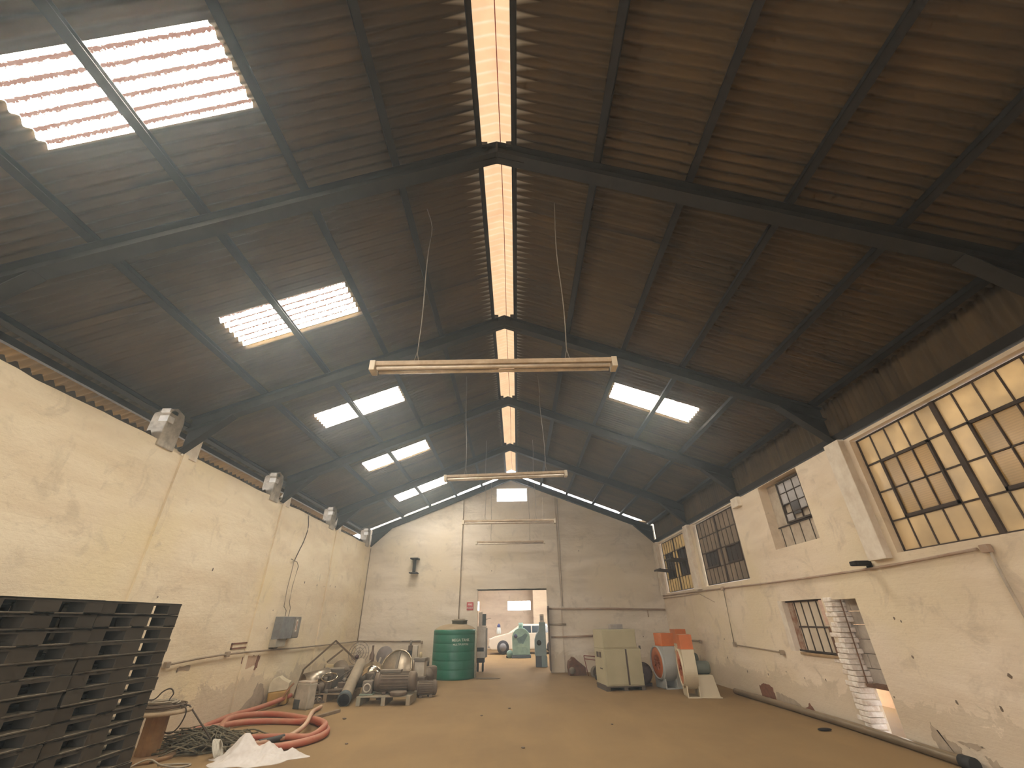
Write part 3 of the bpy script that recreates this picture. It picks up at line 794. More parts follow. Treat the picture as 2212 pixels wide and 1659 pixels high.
sn = ['stack nearer the cable drum', 'stack at the left picture edge']
words = ['topmost', 'second from the top', 'third from the top', 'fourth from the top', 'fifth from the top', 'sixth from the top', 'seventh from the top', 'eighth from the top', 'ninth from the top',
         'tenth from the top', 'eleventh from the top', 'twelfth from the top', 'fourth from the bottom', 'third from the bottom', 'second from the bottom', 'bottommost']
first = True
for s_ in range(2):
    for k in range(NP):
        p = proto if first else copy_tree(proto); first = False
        y0 = 4.775 - s_ * 1.025
        p.location = (-4.37 + RNG.uniform(-.015, .015), y0 + RNG.uniform(-.011, .011), (NP - 1 - k) * PH)
        p.rotation_euler = (0, 0, -.02 + RNG.uniform(-.003, .003))
        p['label'] = 'black plastic pallet, %s of the %s' % (words[k], sn[s_])

# ------------------------------------------------ cable drum and cables
WOOD = M('drum_wood', (.40, .24, .11), .85, c2=(.28, .15, .07), sc=5, dust=.3)
t = thing('cable_drum', 'wooden cable drum standing on end beside the black pallets', 'cable drum', (-5.13, 7.45, 0))
MB().lathe([(.36, 0), (.36, .045), (0.0, .045)], 28).build('lower_flange', WOOD, t)
b = MB()
for i in range(16):
    a = i / 16 * 2 * PI; m = Matrix.Rotation(a, 4, 'Z')
    b.box(.115, .135, -.027, .027, .045, .505, .003, m)
b.build('core', WOOD, t)
MB().lathe([(0, .505), (.40, .505), (.40, .545), (.05, .545), (.05, .50)], 30).build('upper_flange', M('drum_top', (.50, .38, .24), .9, c2=(.34, .25, .16), sc=6, dust=.5), t)
DK = M('dark_cable', (.085, .060, .040), .7); BRN = M('brown_cable', (.16, .11, .07), .75); PALEC = M('pale_cable', (.42, .36, .27), .8)
def coil(b, c, R, n, r, jit, rr, flat=1):
    pts = []
    for i in range(n * 14):
        a = i / 14 * 2 * PI; q = R * (1 + jit * math.sin(a * .37 + 1) + rr.uniform(-jit, jit) * .35)
        pts.append((c[0] + q * math.cos(a), c[1] + q * math.sin(a) * flat, c[2] + r * (i / 14) * .9 + rr.uniform(0, r * .6)))
    b.tube(pts, r, 6, smooth_pts=2)
rr = random.Random(5)
b = MB(); coil(b, (-5.13, 7.45, .557), .27, 4, .012, .10, rr); tag(b.build('coiled_cable', BRN), 'brown cable coiled on top of the wooden drum', 'cable')
b = MB(); coil(b, (-5.10, 7.42, .615), .17, 3, .010, .15, rr); tag(b.build('coiled_cable', PALEC), 'thinner pale cable coiled on the brown coil on the drum', 'cable')
b = MB(); b.tube([(-5.42, 7.35, .68), (-5.26, 7.42, .66), (-5.18, 7.45, .75), (-5.10, 7.48, .78), (-5.05, 7.5, .72), (-5.08, 7.5, .64), (-4.95, 7.45, .60), (-4.76, 7.38, .585), (-4.72, 7.40, .50), (-4.80, 7.45, .34), (-4.93, 7.5, .26), (-5.02, 7.48, .29)], .009, 6, smooth_pts=5)
tag(b.build('loose_cable', DK), 'dark loose cable looping off the drum top and hanging at its side', 'cable')
b = MB(); b.tube([(-5.15, 7.52, .62), (-4.80, 7.56, .57), (-4.30, 7.66, .06)], .011, 8); tag(b.build('steel_rod', DK), 'thin dark rod leaning from the drum top down to the netting', 'rod')
b = MB(); b.tube([(-4.9, 6.75, .03), (-4.75, 6.95, .10), (-4.6, 7.02, .03), (-4.35, 7.0, .012), (-4.28, 7.12, .012), (-4.45, 7.15, .012), (-4.7, 7.1, .012)], .010, 6, smooth_pts=5)
tag(b.build('loose_cable', PALEC), 'pale loose cable lying on the floor at the foot of the drum', 'cable')

# tangled netting: nobody could count its strands
b = MB(); rr = random.Random(9)
for i in range(170):
    cx_, cy_ = -4.70 + rr.gauss(0, .26), 8.02 + rr.gauss(0, .26); a = rr.uniform(0, 6.3); Lr = rr.uniform(.18, .45)
    z = .02 + .20 * max(0, 1 - ((cx_ + 4.82) / .75) ** 2 - ((cy_ - 8.02) / .7) ** 2) * rr.random()
    p = []
    for k in range(5):
        q = (k - 2) / 2 * Lr; p.append((max(cx_ + q * math.cos(a) + rr.uniform(-.05, .05), XL + .05), cy_ + q * math.sin(a) * .7 + rr.uniform(-.05, .05), max(.012, z + rr.uniform(-.02, .06) - .02 * abs(k - 2))))
    b.tube(p, rr.uniform(.006, .012), 5, smooth_pts=2)
tag(b.build('tangled_netting', M('olive_net', (.085, .070, .040), .85, c2=(.20, .165, .10), sc=14)), 'flat heap of tangled dull green netting and wire between drum and white sack', 'netting', kind='stuff')

# ------------------------------------------------ red hoses
HOSE = M('red_hose', (.42, .075, .045), .6, c2=(.44, .17, .10), sc=3, dust=.38, dustc=(.44, .30, .18))
HP = M('pink_hose', (.56, .27, .18), .7, c2=(.55, .38, .25), sc=3, dust=.6, dustc=(.50, .37, .24))
b = MB(); b.tube([(-5.20, 11.75, .16), (-5.32, 11.2, .10), (-5.42, 10.6, .07), (-5.50, 10.0, .07), (-5.50, 9.5, .05), (-5.46, 9.0, .05), (-5.5, 8.6, .05)], .045, 12, smooth_pts=6)
tag(b.build('red_hose', HOSE), 'straight red hose lying along the foot of the left wall towards the yellow drum', 'hose')
b = MB(); b.tube([(-4.9, 8.75, .04), (-5.15, 9.15, .06), (-5.26, 9.6, .10), (-5.10, 10.18, .06), (-4.75, 10.22, .05), (-4.35, 10.02, .05), (-3.9, 9.70, .05), (-3.50, 9.30, .05), (-3.20, 8.85, .05), (-3.10, 8.42, .05), (-3.20, 8.05, .05), (-3.42, 7.78, .05), (-3.65, 7.68, .05), (-3.9, 7.62, .05)], .048, 12, smooth_pts=6)
tag(b.build('red_hose', HOSE), 'long red hose making the widest curved loop on the floor', 'hose')
b = MB(); b.tube([(-5.35, 8.9, .05), (-5.05, 9.35, .06), (-4.6, 9.58, .05), (-3.95, 9.48, .05), (-3.62, 9.2, .13), (-3.32, 8.9, .14), (-3.16, 8.60, .13), (-3.28, 8.36, .05), (-3.62, 8.36, .05), (-3.95, 8.34, .05), (-4.28, 8.28, .05)], .045, 12, smooth_pts=6)
tag(b.build('red_hose', HOSE), 'shorter red hose lying inside the widest hose loop', 'hose')
b = MB(); b.tube([(-4.18, 11.0, .05), (-4.14, 10.55, .05), (-4.0, 10.05, .08), (-3.80, 9.62, .16), (-3.62, 9.1, .20), (-3.56, 8.8, .12), (-3.62, 8.52, .05), (-3.72, 8.2, .05), (-3.9, 7.95, .05), (-4.2, 7.85, .05)], .035, 12, smooth_pts=6)
ph = b.build('pink_hose', HP); tag(ph, 'pinkish faded hose crossing over the red hoses with one end raised', 'hose')
MB().tube([(-3.66, 8.40, .05), (-3.74, 8.16, .052), (-3.88, 7.98, .052)], .041, 12, smooth_pts=5).build('rubber_sleeve', M('black_rubber', (.05, .045, .04), .6), ph)
tag(MB().box(-.04, .04, -.42, .42, 0, .05, .008).build('wooden_plank', M('grey_wood', (.30, .22, .15), .9, c2=(.2, .15, .10), sc=6), loc=(-3.80, 10.28, .0)), 'short grey wooden plank lying by the raised hose end', 'plank').rotation_euler = (0, 0, -.3)
# white sack: crumpled cloth grid
def sack(name, c, wx, wy, peaks, seed, mat, label):
    b = MB(); n = 64; g = []
    for i in range(n + 1):
        row = []
        for j in range(n + 1):
            u, v = i / n * 2 - 1, j / n * 2 - 1
            rr_ = 1 + .42 * noise.noise((math.cos(math.atan2(v, u)) * 1.8, math.sin(math.atan2(v, u)) * 1.8, seed)) 
            x, y = u * math.sqrt(max(0, 1 - v * v / 2)) * wx * rr_, v * math.sqrt(max(0, 1 - u * u / 2)) * wy * rr_
            e = max(0, 1 - (max(abs(u), abs(v))) ** 3)
            z = sum(h * math.exp(-(((x - px) / sx_) ** 2 + ((y - py) / sy_) ** 2) ** .8) for px, py, h, sx_, sy_ in peaks)
            dd = noise.noise((x * 2.5, y * 2.5, seed + 5)) * .35
            z += .11 * (abs(noise.noise((x * 4.2 + dd, y * 3.4 - dd, seed))) - .12) + .045 * (abs(noise.noise((x * 11, y * 8 + dd, seed + 2))) - .1) + .02 * noise.noise((x * 24, y * 20, seed))
            z = max(z, .006)
            row.append(b.bm.verts.new((c[0] + x, c[1] + y, .004 + z * e)))
        g.append(row)
    for i in range(n):
        for j in range(n):
            f = b.bm.faces.new((g[i][j], g[i + 1][j], g[i + 1][j + 1], g[i][j + 1])); f.smooth = True
    edge = [g[i][0] for i in range(n)] + [g[n][j] for j in range(n)] + [g[i][n] for i in range(n, 0, -1)] + [g[0][j] for j in range(n, 0, -1)]
    low = [b.bm.verts.new((v.co.x, v.co.y, 0)) for v in edge]
    for i in range(len(edge)):
        k = (i + 1) % len(edge)
        b.bm.faces.new((edge[i], edge[k], low[k], low[i]))
    o = b.build(name, mat); tag(o, label, 'sack'); return o
SK = M('sack_white', (.70, .65, .60), .8, c2=(.60, .54, .48), sc=5, bmp=.3)
sack('white_sack', (-3.56, 7.38, 0), .53, .33, [(-.24, .05, .25, .16, .2), (.10, .05, .15, .15, .17), (.36, .0, .04, .22, .2)], 2.3, SK, 'crumpled white sack lying in the foreground at the end of the hoses')
b = MB()
for k in range(5): b.ring((-4.18 + .012 * k, 7.42 + .01 * k, .10), (1, .35, .45), .115 - .004 * k, .010, 28, 6)
tag(b.build('strapping_coil', M('white_strap', (.60, .55, .45), .6)), 'small coil of white strapping leaning against the white sack', 'coil')

# ------------------------------------------------ switch box and cables on the left wall
ZN = M('galvanised', (.30, .285, .255), .55, .35, c2=(.20, .18, .155), sc=6)
t = thing('switch_box', 'grey metal electrical switch box mounted on the left wall', 'electrical box', (XL, 11.74, 1.27))
MB().box(0, .20, -.47, .10, .0, .46, .01).build('body', M('box_grey', (.26, .27, .27), .6, .2, c2=(.19, .19, .19)), t)
MB().box(0, .19, .10, .47, .0, .46, .01).build('side_compartment', ZN, t)
MB().box(.19, .205, .12, .45, .02, .44, .004).build('door', ZN, t)
b = MB(); b.box(.205, .209, .20, .29, .14, .40); lb = b.build('label_plate', M('label_white', (.80, .74, .62), .7), t)
MB().box(.209, .2105, .222, .268, .17, .36).build('label_mark', M('label_rust', (.42, .22, .15), .8), lb)
b = MB(); b.box(.0, .16, -.50, -.05, -.16, .0, .01); b.build('cable_shroud', M('shroud', (.42, .38, .30), .8), t)
b = MB(); b.prism([(-.02, 0), (.16, 0), (-.30, -.19), (-.5, -.19)], .0, .10, 'x'); b.build('cable_elbow', M('elbow', (.14, .11, .08), .8), t)
CON = M('conduit_grey', (.36, .28, .195), .8, c2=(.25, .19, .13), sc=9); CONR = M('conduit_rust', (.38, .25, .17), .85, c2=(.46, .37, .28), sc=4)
def conduit(label, pts, r=.014, mat=CON, sm=0, boxes=(), clips=True, name='conduit'):
    t = thing(name, label, 'conduit')
    MB().tube(pts, r, 8, smooth_pts=sm).build('pipe', mat, t)
    for p in boxes:
        MB().box(p[0] - .03, p[0] + .03, p[1] - .05, p[1] + .05, p[2] - .045, p[2] + .045, .012).build('junction_box', mat, t)
    return t
xl, xr = XL + .045, XR - .04
conduit('long thin conduit running low along the left wall towards the far corner', [(xl, 8.05, 1.03), (xl, 8.8, 1.065), (xl, 9.65, 1.08), (xl, 10.9, 1.07), (xl, 12.5, 1.04), (xl, 14.4, 1.02), (xl, 17.3, 1.0)], .016, sm=4, boxes=[(xl, 8.05, 1.03), (xl, 9.65, 1.08)])
conduit('conduit along the foot of the far wall behind the scrap heap', [(XL + .03, YG - .02, 1.0), (-4.6, YG - .02, .985), (-3.45, YG - .02, .96)], .022, boxes=[(-3.4, YG - .03, .94)])
conduit('black cable hanging from the eave down the left wall', [(xl, 11.68, 4.15), (xl, 11.82, 3.85), (xl, 11.74, 3.5), (xl, 11.58, 3.2), (xl, 11.45, 2.95)], .012, DK, 5, name='cable')
conduit('left one of the two thin conduits rising from the switch box', [(xl, 11.62, 1.74), (xl, 11.62, 1.86), (xl, 11.46, 1.95), (xl, 11.42, 2.3), (xl, 11.45, 2.75), (xl, 11.45, 3.0)], .009)
conduit('right one of the two thin conduits rising from the switch box, bent on top', [(xl, 11.80, 1.74), (xl, 11.80, 1.92), (xl, 11.68, 2.05), (xl, 11.66, 2.4), (xl, 11.74, 2.88), (xl, 11.62, 2.97), (xl, 11.3, 3.0)], .009)
conduit('thin conduit running down the corner of the left and far walls', [(XL + .02, YG - .02, 4.1), (XL + .02, YG - .02, .98)], .014)
conduit('brown conduit running the length of the right wall below the window sills', [(xr, 17.3, 2.29), (xr, 14, 2.265), (xr, 12.2, 2.245), (xr, 9.5, 2.21), (xr, 7.6, 2.205), (xr, 6.4, 2.215), (xr, 5.25, 2.25)], .017, CONR, 4, boxes=[(xr, 5.15, 2.24), (xr, 12.2, 2.24)])
conduit('second short conduit just under the long one near the far corner', [(xr, 17.3, 2.21), (xr, 15, 2.20), (xr, 13.9, 2.21), (xr, 12.9, 1.95)], .009, CONR)
conduit('vertical drop conduit with elbow box in the middle of the right wall', [(xr, 12.17, 2.2), (xr, 12.27, 1.02), (xr, 12.1, .99), (xr, 10.2, .955)], .012, CON, boxes=[(xr, 12.25, 1.0), (xr, 10.15, .95)])
conduit('vertical conduit at the near end of the right wall dropping from the sill', [(xr, 5.12, 2.2), (xr, 5.13, 1.9), (xr, 5.10, .3)], .015, M('painted_conduit', (.52, .44, .34), .9))
conduit('low conduit on the right wall behind the fans', [(xr, 17.2, 1.0), (xr, 15.4, .97), (xr, 14.6, .98)], .02, CON, boxes=[(xr, 14.5, .97)])
yy = YG - .075
t = conduit('long horizontal rust-streaked pipe on the far wall right of the doorway', [(1.14, yy, 1.93), (3.2, yy, 1.91), (5.36, yy, 1.85)], .03, CONR)
MB().tube([(4.72, yy, 1.87), (4.72, yy, 1.62)], .018, 8).build('drop_pipe', CONR, t)
conduit('short bracket rail on the far wall, middle of three, beside the doorway', [(1.06, yy, 1.43), (1.74, yy, 1.43)], .028, M('pale_rail', (.40, .33, .24), .8))
conduit('lower rust-streaked pipe on the far wall running behind the beige cabinet', [(1.18, yy, 1.04), (2.0, yy, 1.05), (2.9, yy, 1.08)], .03, CONR)
conduit('thin painted conduit rising up the far wall above the fire sign', [(-2.14, YG - .05, 1.6), (-2.13, YG - .05, 6.0)], .012, CON)
conduit('thin conduit up the far wall right of the gable window', [(1.66, YG - .065, 2.0), (1.70, YG - .065, 5.9)], .012, M('pale_conduit', (.44, .37, .29), .8))

# wall bracket on the far wall, lamp bracket on the right wall, sign
t = thing('steel_bracket', 'rusty I-beam stub sticking out high on the far wall at the left', 'bracket', (-3.89, YG, 3.16))
MB().box(-.02, .02, -.36, 0, 0, .54).build('web', STEEL, t)
MB().box(-.15, .15, -.36, 0, .50, .54, .004).build('upper_flange', STEEL, t)
MB().box(-.15, .15, -.36, 0, 0, .04, .004).build('lower_flange', STEEL, t)
t = thing('bulkhead_light', 'dark oblong wall lamp just above the conduit on the right wall', 'wall light', (XR, 7.0, 2.27))
MB().box(-.26, -.02, -.07, .07, -.02, .05, .02).build('housing', STEEL, t); MB().box(-.03, 0, -.05, .05, -.05, .04, .005).build('mount', STEEL, t)
t = thing('fire_point_sign', 'small square red sign with white lettering on the far wall left of the doorway', 'sign', (-1.74, YG - .01, 2.05))
MB().box(-.12, .12, -.012, 0, -.13, .13, .004).build('board', M('sign_red', (.55, .07, .07), .5), t)
SW = M('sign_white', (.85, .75, .70), .6)
RX = Matrix.Rotation(PI / 2, 4, 'X')
text_mesh('FIRE', .085, 'lettering', SW, t, Matrix.Translation((0, -.014, .025)) @ RX, bold=.002)
text_mesh('POINT', .075, 'lettering', SW, t, Matrix.Translation((0, -.014, -.085)) @ RX, bold=.002)

# ------------------------------------------------ green tank
TG = M('tank_green', (.012, .150, .088), .42, c2=(.014, .118, .072), sc=2.2, bmp=.0)
t = thing('water_tank', 'large green plastic water tank with a dusty domed top', 'tank', (-2.09, 16.22, 0))
R_ = .70; pr = [(R_ - .03, 0), (R_, .02)]
for i in range(5):
    z = .05 + i * .235; pr += [(R_, z), (R_, z + .19), (R_ - .005, z + .2), (R_ - .005, z + .215), (R_, z + .225)]
pr += [(R_, 1.30), (R_ - .02, 1.34)]
MB().lathe(pr, 56).build('shell', TG, t)
MB().lathe([(R_ - .02, 1.335), (R_ - .03, 1.35), (R_ - .14, 1.42), (R_ - .30, 1.475), (R_ - .5, 1.50), (0, 1.505)], 56).build('domed_top', M('tank_top_dusty', (.34, .25, .15), .9, c2=(.40, .31, .19), sc=3), t)
MB().lathe([(.25, 0), (.25, .09), (.27, .09), (.27, .12), (.19, .125), (.19, .15), (0, .15)], 32, Matrix.Translation((.13, .02, 1.49))).build('lid', M('lid_green', (.07, .085, .06), .6, dust=.9, dustc=(.36, .28, .18)), t)
TX = M('tank_lettering', (.55, .62, .52), .7)
def wrapc(z0, a0):
    return lambda v: Vector(((R_ + .002 + v.z) * math.sin(a0 + v.x / R_), -(R_ + .002 + v.z) * math.cos(a0 + v.x / R_), z0 + v.y))
text_mesh('MEGA TANK', .105, 'lettering', TX, t, None, wrapc(1.02, .42), bold=.003)
text_mesh('MULTIPURPOSE', .075, 'lettering', TX, t, None, wrapc(.91, .42), bold=.001)
MB().cyl((.705, -.18, .02), (.70, -.16, 1.30), .035, 12).build('overflow_pipe', M('pale_pipe', (.42, .40, .30), .8), t)

# small motor left of the tank
t = thing('small_pump', 'small dark dusty pump on the floor at the left foot of the green tank', 'pump', (-2.62, 15.25, 0))
DM = M('dusty_metal', (.085, .065, .050), .8, .1, c2=(.13, .10, .075), sc=7, dust=.6, dustc=(.24, .19, .13))
MB().lathe([(.10, 0), (.115, .02), (.115, .13), (.08, .17), (.03, .18), (0, .18)], 20).build('body', DM, t)
MB().cyl((0, 0, .17), (-.02, .03, .36), .03, 10, .022).build('neck', DM, t)

# ------------------------------------------------ scrap heap, left
CH = M('polished_steel', (.62, .52, .38), .22, 1.0, c2=(.40, .32, .22), sc=5)
GM = M('grey_machine', (.21, .18, .145), .75, .2, c2=(.14, .115, .09), sc=5, dust=.6, dustc=(.32, .26, .18))
BM_ = M('brown_machine', (.115, .080, .058), .8, .1, c2=(.16, .12, .085), sc=5, dust=.5, dustc=(.28, .22, .15))
RU_ = M('rust_pipe', (.15, .085, .05), .85, c2=(.22, .15, .10), sc=7, dust=.5)
PW = M('pallet_wood', (.33, .24, .145), .9, c2=(.22, .16, .10), sc=6, dust=.4)
CR = M('cream_panel', (.56, .50, .40), .6, c2=(.45, .38, .28), sc=4)
def pallet(label, loc, sx, sy, h, rot, mat):
    t = thing('wooden_pallet', label, 'pallet', loc, rot)
    n = 5
    b = MB()
    for i in range(n):
        y = -sy / 2 + (sy - .09) * i / (n - 1); b.box(-sx / 2, sx / 2, y, y + .09, h - .02, h, .002)
    b.build('deck_board', mat, t)
    for x in (-sx / 2 + .05, 0, sx / 2 - .05):
        MB().box(x - .045, x + .045, -sy / 2, sy / 2, 0, h - .02, .004).build('bearer', mat, t)
    return t
pallet('greenish wooden pallet under the big electric motor, front of the scrap heap', (-2.98, 11.72, 0), 1.18, .80, .17, .03, M('pallet_green', (.27, .265, .20), .9, c2=(.34, .26, .17), sc=5, dust=.4))
pallet('low wooden pallet under the left part of the scrap heap', (-4.45, 12.35, 0), 1.0, .9, .16, -.05, PW)
# big motor lying along x
def motor(label, loc, rot, r, ln, mat, name='electric_motor', feet=True):
    t = thing(name, label, 'motor', loc, rot)
    Mx = Matrix.Rotation(PI / 2, 4, 'Y')
    zc = r + .03
    T = Matrix.Translation((-ln / 2, 0, zc)) @ Mx
    MB().lathe([(r * .90, .12 * ln), (r * .92, .14 * ln), (r * .92, .84 * ln), (r * .90, .86 * ln)], 28, T).build('body', mat, t)
    b = MB()
    for k in range(20):
        a = k / 20 * 2 * PI; m = Matrix.Translation((0, 0, zc)) @ Matrix.Rotation(a, 4, 'X')
        b.box(-ln * .32, ln * .32, -.005, .005, r * .9, r * 1.0, 0, m)
    b.build('cooling_fin', mat, t)
    MB().lathe([(0, 0), (r * .55, 0), (r * .86, .03 * ln), (r * .95, .10 * ln), (r * .95, .14 * ln), (0, .14 * ln)], 28, T).build('end_bell', mat, t)
    MB().lathe([(0, .84 * ln), (r * 1.02, .84 * ln), (r * 1.02, .96 * ln), (r * .8, ln), (0, ln)], 28, T).build('fan_cover', mat, t)
    MB().cyl((-ln / 2 - .14, 0, zc), (-ln / 2 + .02, 0, zc), r * .13, 12).build('shaft', GM, t)
    if feet:
        for x in (-ln * .22, ln * .22):
            MB().box(x - .04, x + .04, -r * .85, r * .85, 0, .05, .008).build('foot', mat, t)
    return t
mt = motor('big dusty brown electric motor lying on the greenish pallet', (-2.83, 11.72, .17), .04, .195, .95, BM_)
MB().box(-.36, .12, -.10, .12, .40, .455, .01).build('terminal_box', GM, mt)
t = thing('flange_disc', 'thick dusty round metal disc in front of the big motor', 'disc', (-2.67, 11.42, .172))
MB().lathe([(0, 0), (.17, 0), (.185, .012), (.185, .062), (.175, .075), (.06, .078), (0, .085)], 28).build('disc', BM_, t)
t = thing('gear_housing', 'square bolted gear housing at the left end of the big motor', 'machine part', (-3.42, 11.62, .172), .1)
MB().box(-.11, .11, -.12, .12, 0, .26, .02).build('housing', GM, t)
MB().ring((0, -.125, .13), (0, 1, 0), .075, .016, 20, 6).build('seal_ring', CR, t)
MB().box(-.15, .15, -.15, .15, -.0, .02, .003).build('base', M('green_base', (.30, .36, .27), .85), t)
# second motor-like cylinders to the right and behind
motor('dark electric motor behind the big one, beside the cream boxes', (-2.28, 12.5, 0), .35, .15, .55, BM_)
# stainless hood, leaning
def shell(name, label, cat, loc, rot, R, ln, th, mat, a0=0, a1=PI, parts=None):
    t = thing(name, label, cat, loc, rot)
    b = MB(); Mx = Matrix.Rotation(PI / 2, 4, 'X')
    b.lathe([(R, -ln / 2), (R, ln / 2), (R - th, ln / 2), (R - th, -ln / 2), (R, -ln / 2)], 26, Mx, True, False, a0, a1)
    b.build('shell', mat, t); return t
shell('steel_hood', 'curved shiny stainless steel hood standing behind the big motor', 'hood', (-3.46, 11.95, .44), (0.45, .35, .45), .27, .38, .012, CH, -.15, PI * .92)
shell('steel_chute', 'half-round shiny steel chute with a dark hollow, left in the scrap heap', 'chute', (-4.88, 12.2, .40), (0.15, -.15, -.75), .19, .60, .010, M('brushed_steel', (.50, .44, .35), .35, .9, c2=(.33, .27, .2)), 0, PI)
shell('steel_duct', 'second rusty curved duct piece behind the shiny chute', 'duct', (-4.55, 13.0, .45), (0.4, .1, .7), .20, .5, .010, BM_, 0, PI)
# fabric / cement pipe leaning
t = thing('leaning_pipe', 'long wide beige pipe leaning back against the scrap heap, open end on the floor', 'pipe', (-3.82, 11.30, .12))
b = MB(); d = Vector((-.18, 1.40, .56)); 
b.cyl((0, 0, .0), d, .125, 28).build('barrel', M('beige_pipe', (.40, .32, .22), .8, c2=(.31, .25, .17), sc=3), t)
MB().lathe([(.125, 0), (.145, 0), (.145, .10), (.128, .12)], 28, Matrix.Rotation(0, 4, 'Z') @ d.to_track_quat('Z', 'Y').to_matrix().to_4x4(), True, False).build('socket', M('socket_dark', (.10, .12, .12), .7), t)
MB().lathe([(0, -.004), (.122, -.004), (.122, .01), (0, .01)], 24, d.to_track_quat('Z', 'Y').to_matrix().to_4x4()).build('open_bore', M('bore_black', (.015, .015, .018), .9), t)
# domed machine (drum mixer) and cream boxes
t = thing('domed_drum', 'large dusty round metal drum lying tilted with a shiny rim, right of the hood', 'drum', (-3.08, 12.95, .50), (1.15, 0, -.15))
MB().lathe([(.0, -.22), (.24, -.20), (.36, -.10), (.40, 0), (.40, .18), (.0, .18)], 36).build('bowl', M('dull_alloy', (.46, .38, .28), .38, .7, c2=(.30, .25, .18), sc=4), t)
MB().ring((0, 0, .18), (0, 0, 1), .40, .016, 36, 8).build('rim', CH, t)
MB().ring((0, 0, -.24), (0, 0, 1), .12, .02, 20, 8).build('hub_ring', BM_, t)
MB().box(-.03, .03, -.36, .36, .18, .205).build('cross_bar', GM, t)
t = thing('support_stand', 'plain dark frame carrying the tilted round drum', 'stand', (-3.08, 13.0, 0))
for x in (-.25, .25): MB().box(x - .03, x + .03, -.2, .2, 0, .16, .005).build('leg', GM, t)
t = thing('cream_box', 'cream sheet metal box with a bright slot, right of the round drum', 'box', (-2.86, 13.05, .36), .06)
MB().box(-.16, .16, -.15, .15, 0, .34, .008).build('casing', CR, t); MB().box(.10, .14, -.156, -.15, .03, .31).build('slot', M('slot_white', (.85, .80, .70), .5), t)
t = thing('cream_box', 'second cream metal box with a rounded dusty lid, farther right', 'box', (-2.56, 13.15, .36), -.04)
MB().box(-.13, .13, -.14, .14, 0, .32, .008).build('casing', CR, t); MB().box(-.155, .155, -.17, .17, .32, .40, .02).build('lid', GM, t); MB().cyl((-.02, 0, .40), (-.02, 0, .52), .035, 12).build('cap', M('cap_yellow', (.55, .45, .26), .7), t)
t = thing('machine_plinth', 'dark heavy plinth block carrying the cream boxes', 'plinth', (-2.72, 13.08, 0))
MB().box(-.34, .34, -.2, .2, 0, .36, .012).build('block', BM_, t)
# column scale with cross arms
t = thing('hand_press', 'tall dusty hand press with a cross handle at the back right of the scrap heap', 'press', (-3.14, 14.4, 0))
MB().box(-.14, .14, -.14, .14, 0, .08, .01).build('base', GM, t); MB().box(-.06, .05, -.05, .05, .08, .98, .008).build('column', BM_, t)
MB().cyl((0, 0, .95), (0, 0, 1.12), .03, 12).build('screw', GM, t); MB().cyl((-.28, -.02, 1.09), (.28, .02, 1.09), .014, 8).build('handle_bar', GM, t)
MB().box(.08, .22, -.06, .06, .10, .98, .01).build('side_panel', CR, t); MB().box(-.09, .07, -.09, -.04, .62, .86, .01).build('dark_head', M('head_black', (.03, .028, .026), .6), t)
# more dark machine lumps
def gearbox(label, loc, rot, s, mat):
    t = thing('gearbox', label, 'machine part', loc, rot)
    MB().box(-.16 * s, .16 * s, -.12 * s, .12 * s, 0, .26 * s, .03 * s).build('casing', mat, t)
    MB().lathe([(.11 * s, 0), (.11 * s, .05 * s), (.06 * s, .09 * s), (.03 * s, .16 * s), (0, .16 * s)], 20, Matrix.Translation((0, -.12 * s, .14 * s)) @ Matrix.Rotation(PI / 2, 4, 'X')).build('output_flange', mat, t)
    MB().cyl((0, 0, .25 * s), (0, 0, .36 * s), .05 * s, 14).build('breather', GM, t); return t
gearbox('tall dark rusty gearbox standing between the cream boxes and the green tank', (-2.62, 14.2, 0), .3, 1.9, BM_)
gearbox('dark gearbox on the low pallet below the shiny chute', (-4.62, 12.15, .16), -.3, .8, BM_)
gearbox('small gearbox leaning behind the beige pipe', (-4.12, 12.9, .16), .7, 1.3, GM)
gearbox('brown gearbox at the foot of the beige pipe', (-4.18, 12.2, .16), 1.2, .75, BM_)
gearbox('gearbox deep in the middle of the heap, behind the hood', (-3.72, 13.3, 0), .2, 1.7, BM_)
gearbox('upright grey gearbox behind the domed drum', (-3.7, 14.1, 0), -.3, 1.8, GM)
gearbox('dark gearbox in the corner behind the chute', (-5.0, 13.4, 0), .5, 1.6, BM_)
t = thing('grey_cover', 'dented grey sheet metal cover leaning in the middle of the heap', 'cover', (-4.55, 12.62, .20), (.25, 0, .2))
MB().box(-.19, .19, -.05, .05, 0, .42, .03).build('sheet', GM, t); MB().ring((0, -.06, .26), (0, 1, 0), .08, .012, 18, 6).build('flange', BM_, t)
t = thing('yellow_box', 'small yellowish box standing on end by the shiny chute', 'box', (-4.80, 12.75, .42), .15)
MB().box(-.09, .09, -.06, .06, 0, .24, .006).build('casing', M('box_yellow', (.55, .42, .22), .7), t); MB().box(-.03, .03, -.064, -.06, .05, .12).build('hole', STEEL, t)
MB().box(-.14, .14, -.12, .12, -.26, 0, .02).build('under_block', BM_, t)
tag(MB().ring((-4.46, 11.95, .47), (.1, -.45, 1), .17, .014, 32, 8).build('steel_hoop', CH), 'thin bright steel hoop hanging in front of the heap', 'hoop')
t = thing('hoop_post', 'short dark post holding up the bright hoop', 'post', (-4.46, 12.12, .16)); MB().box(-.02, .02, -.02, .02, 0, .34).build('post', BM_, t)
t = thing('spoked_wheel', 'dark spoked fan wheel on its edge at the left front of the heap', 'wheel', (-4.78, 11.92, .19), (PI / 2, 0, .2))
MB().ring((0, 0, 0), (0, 0, 1), .15, .03, 26, 8).build('rim', BM_, t); MB().cyl((0, 0, -.04), (0, 0, .04), .045, 14).build('hub', GM, t)
b = MB()
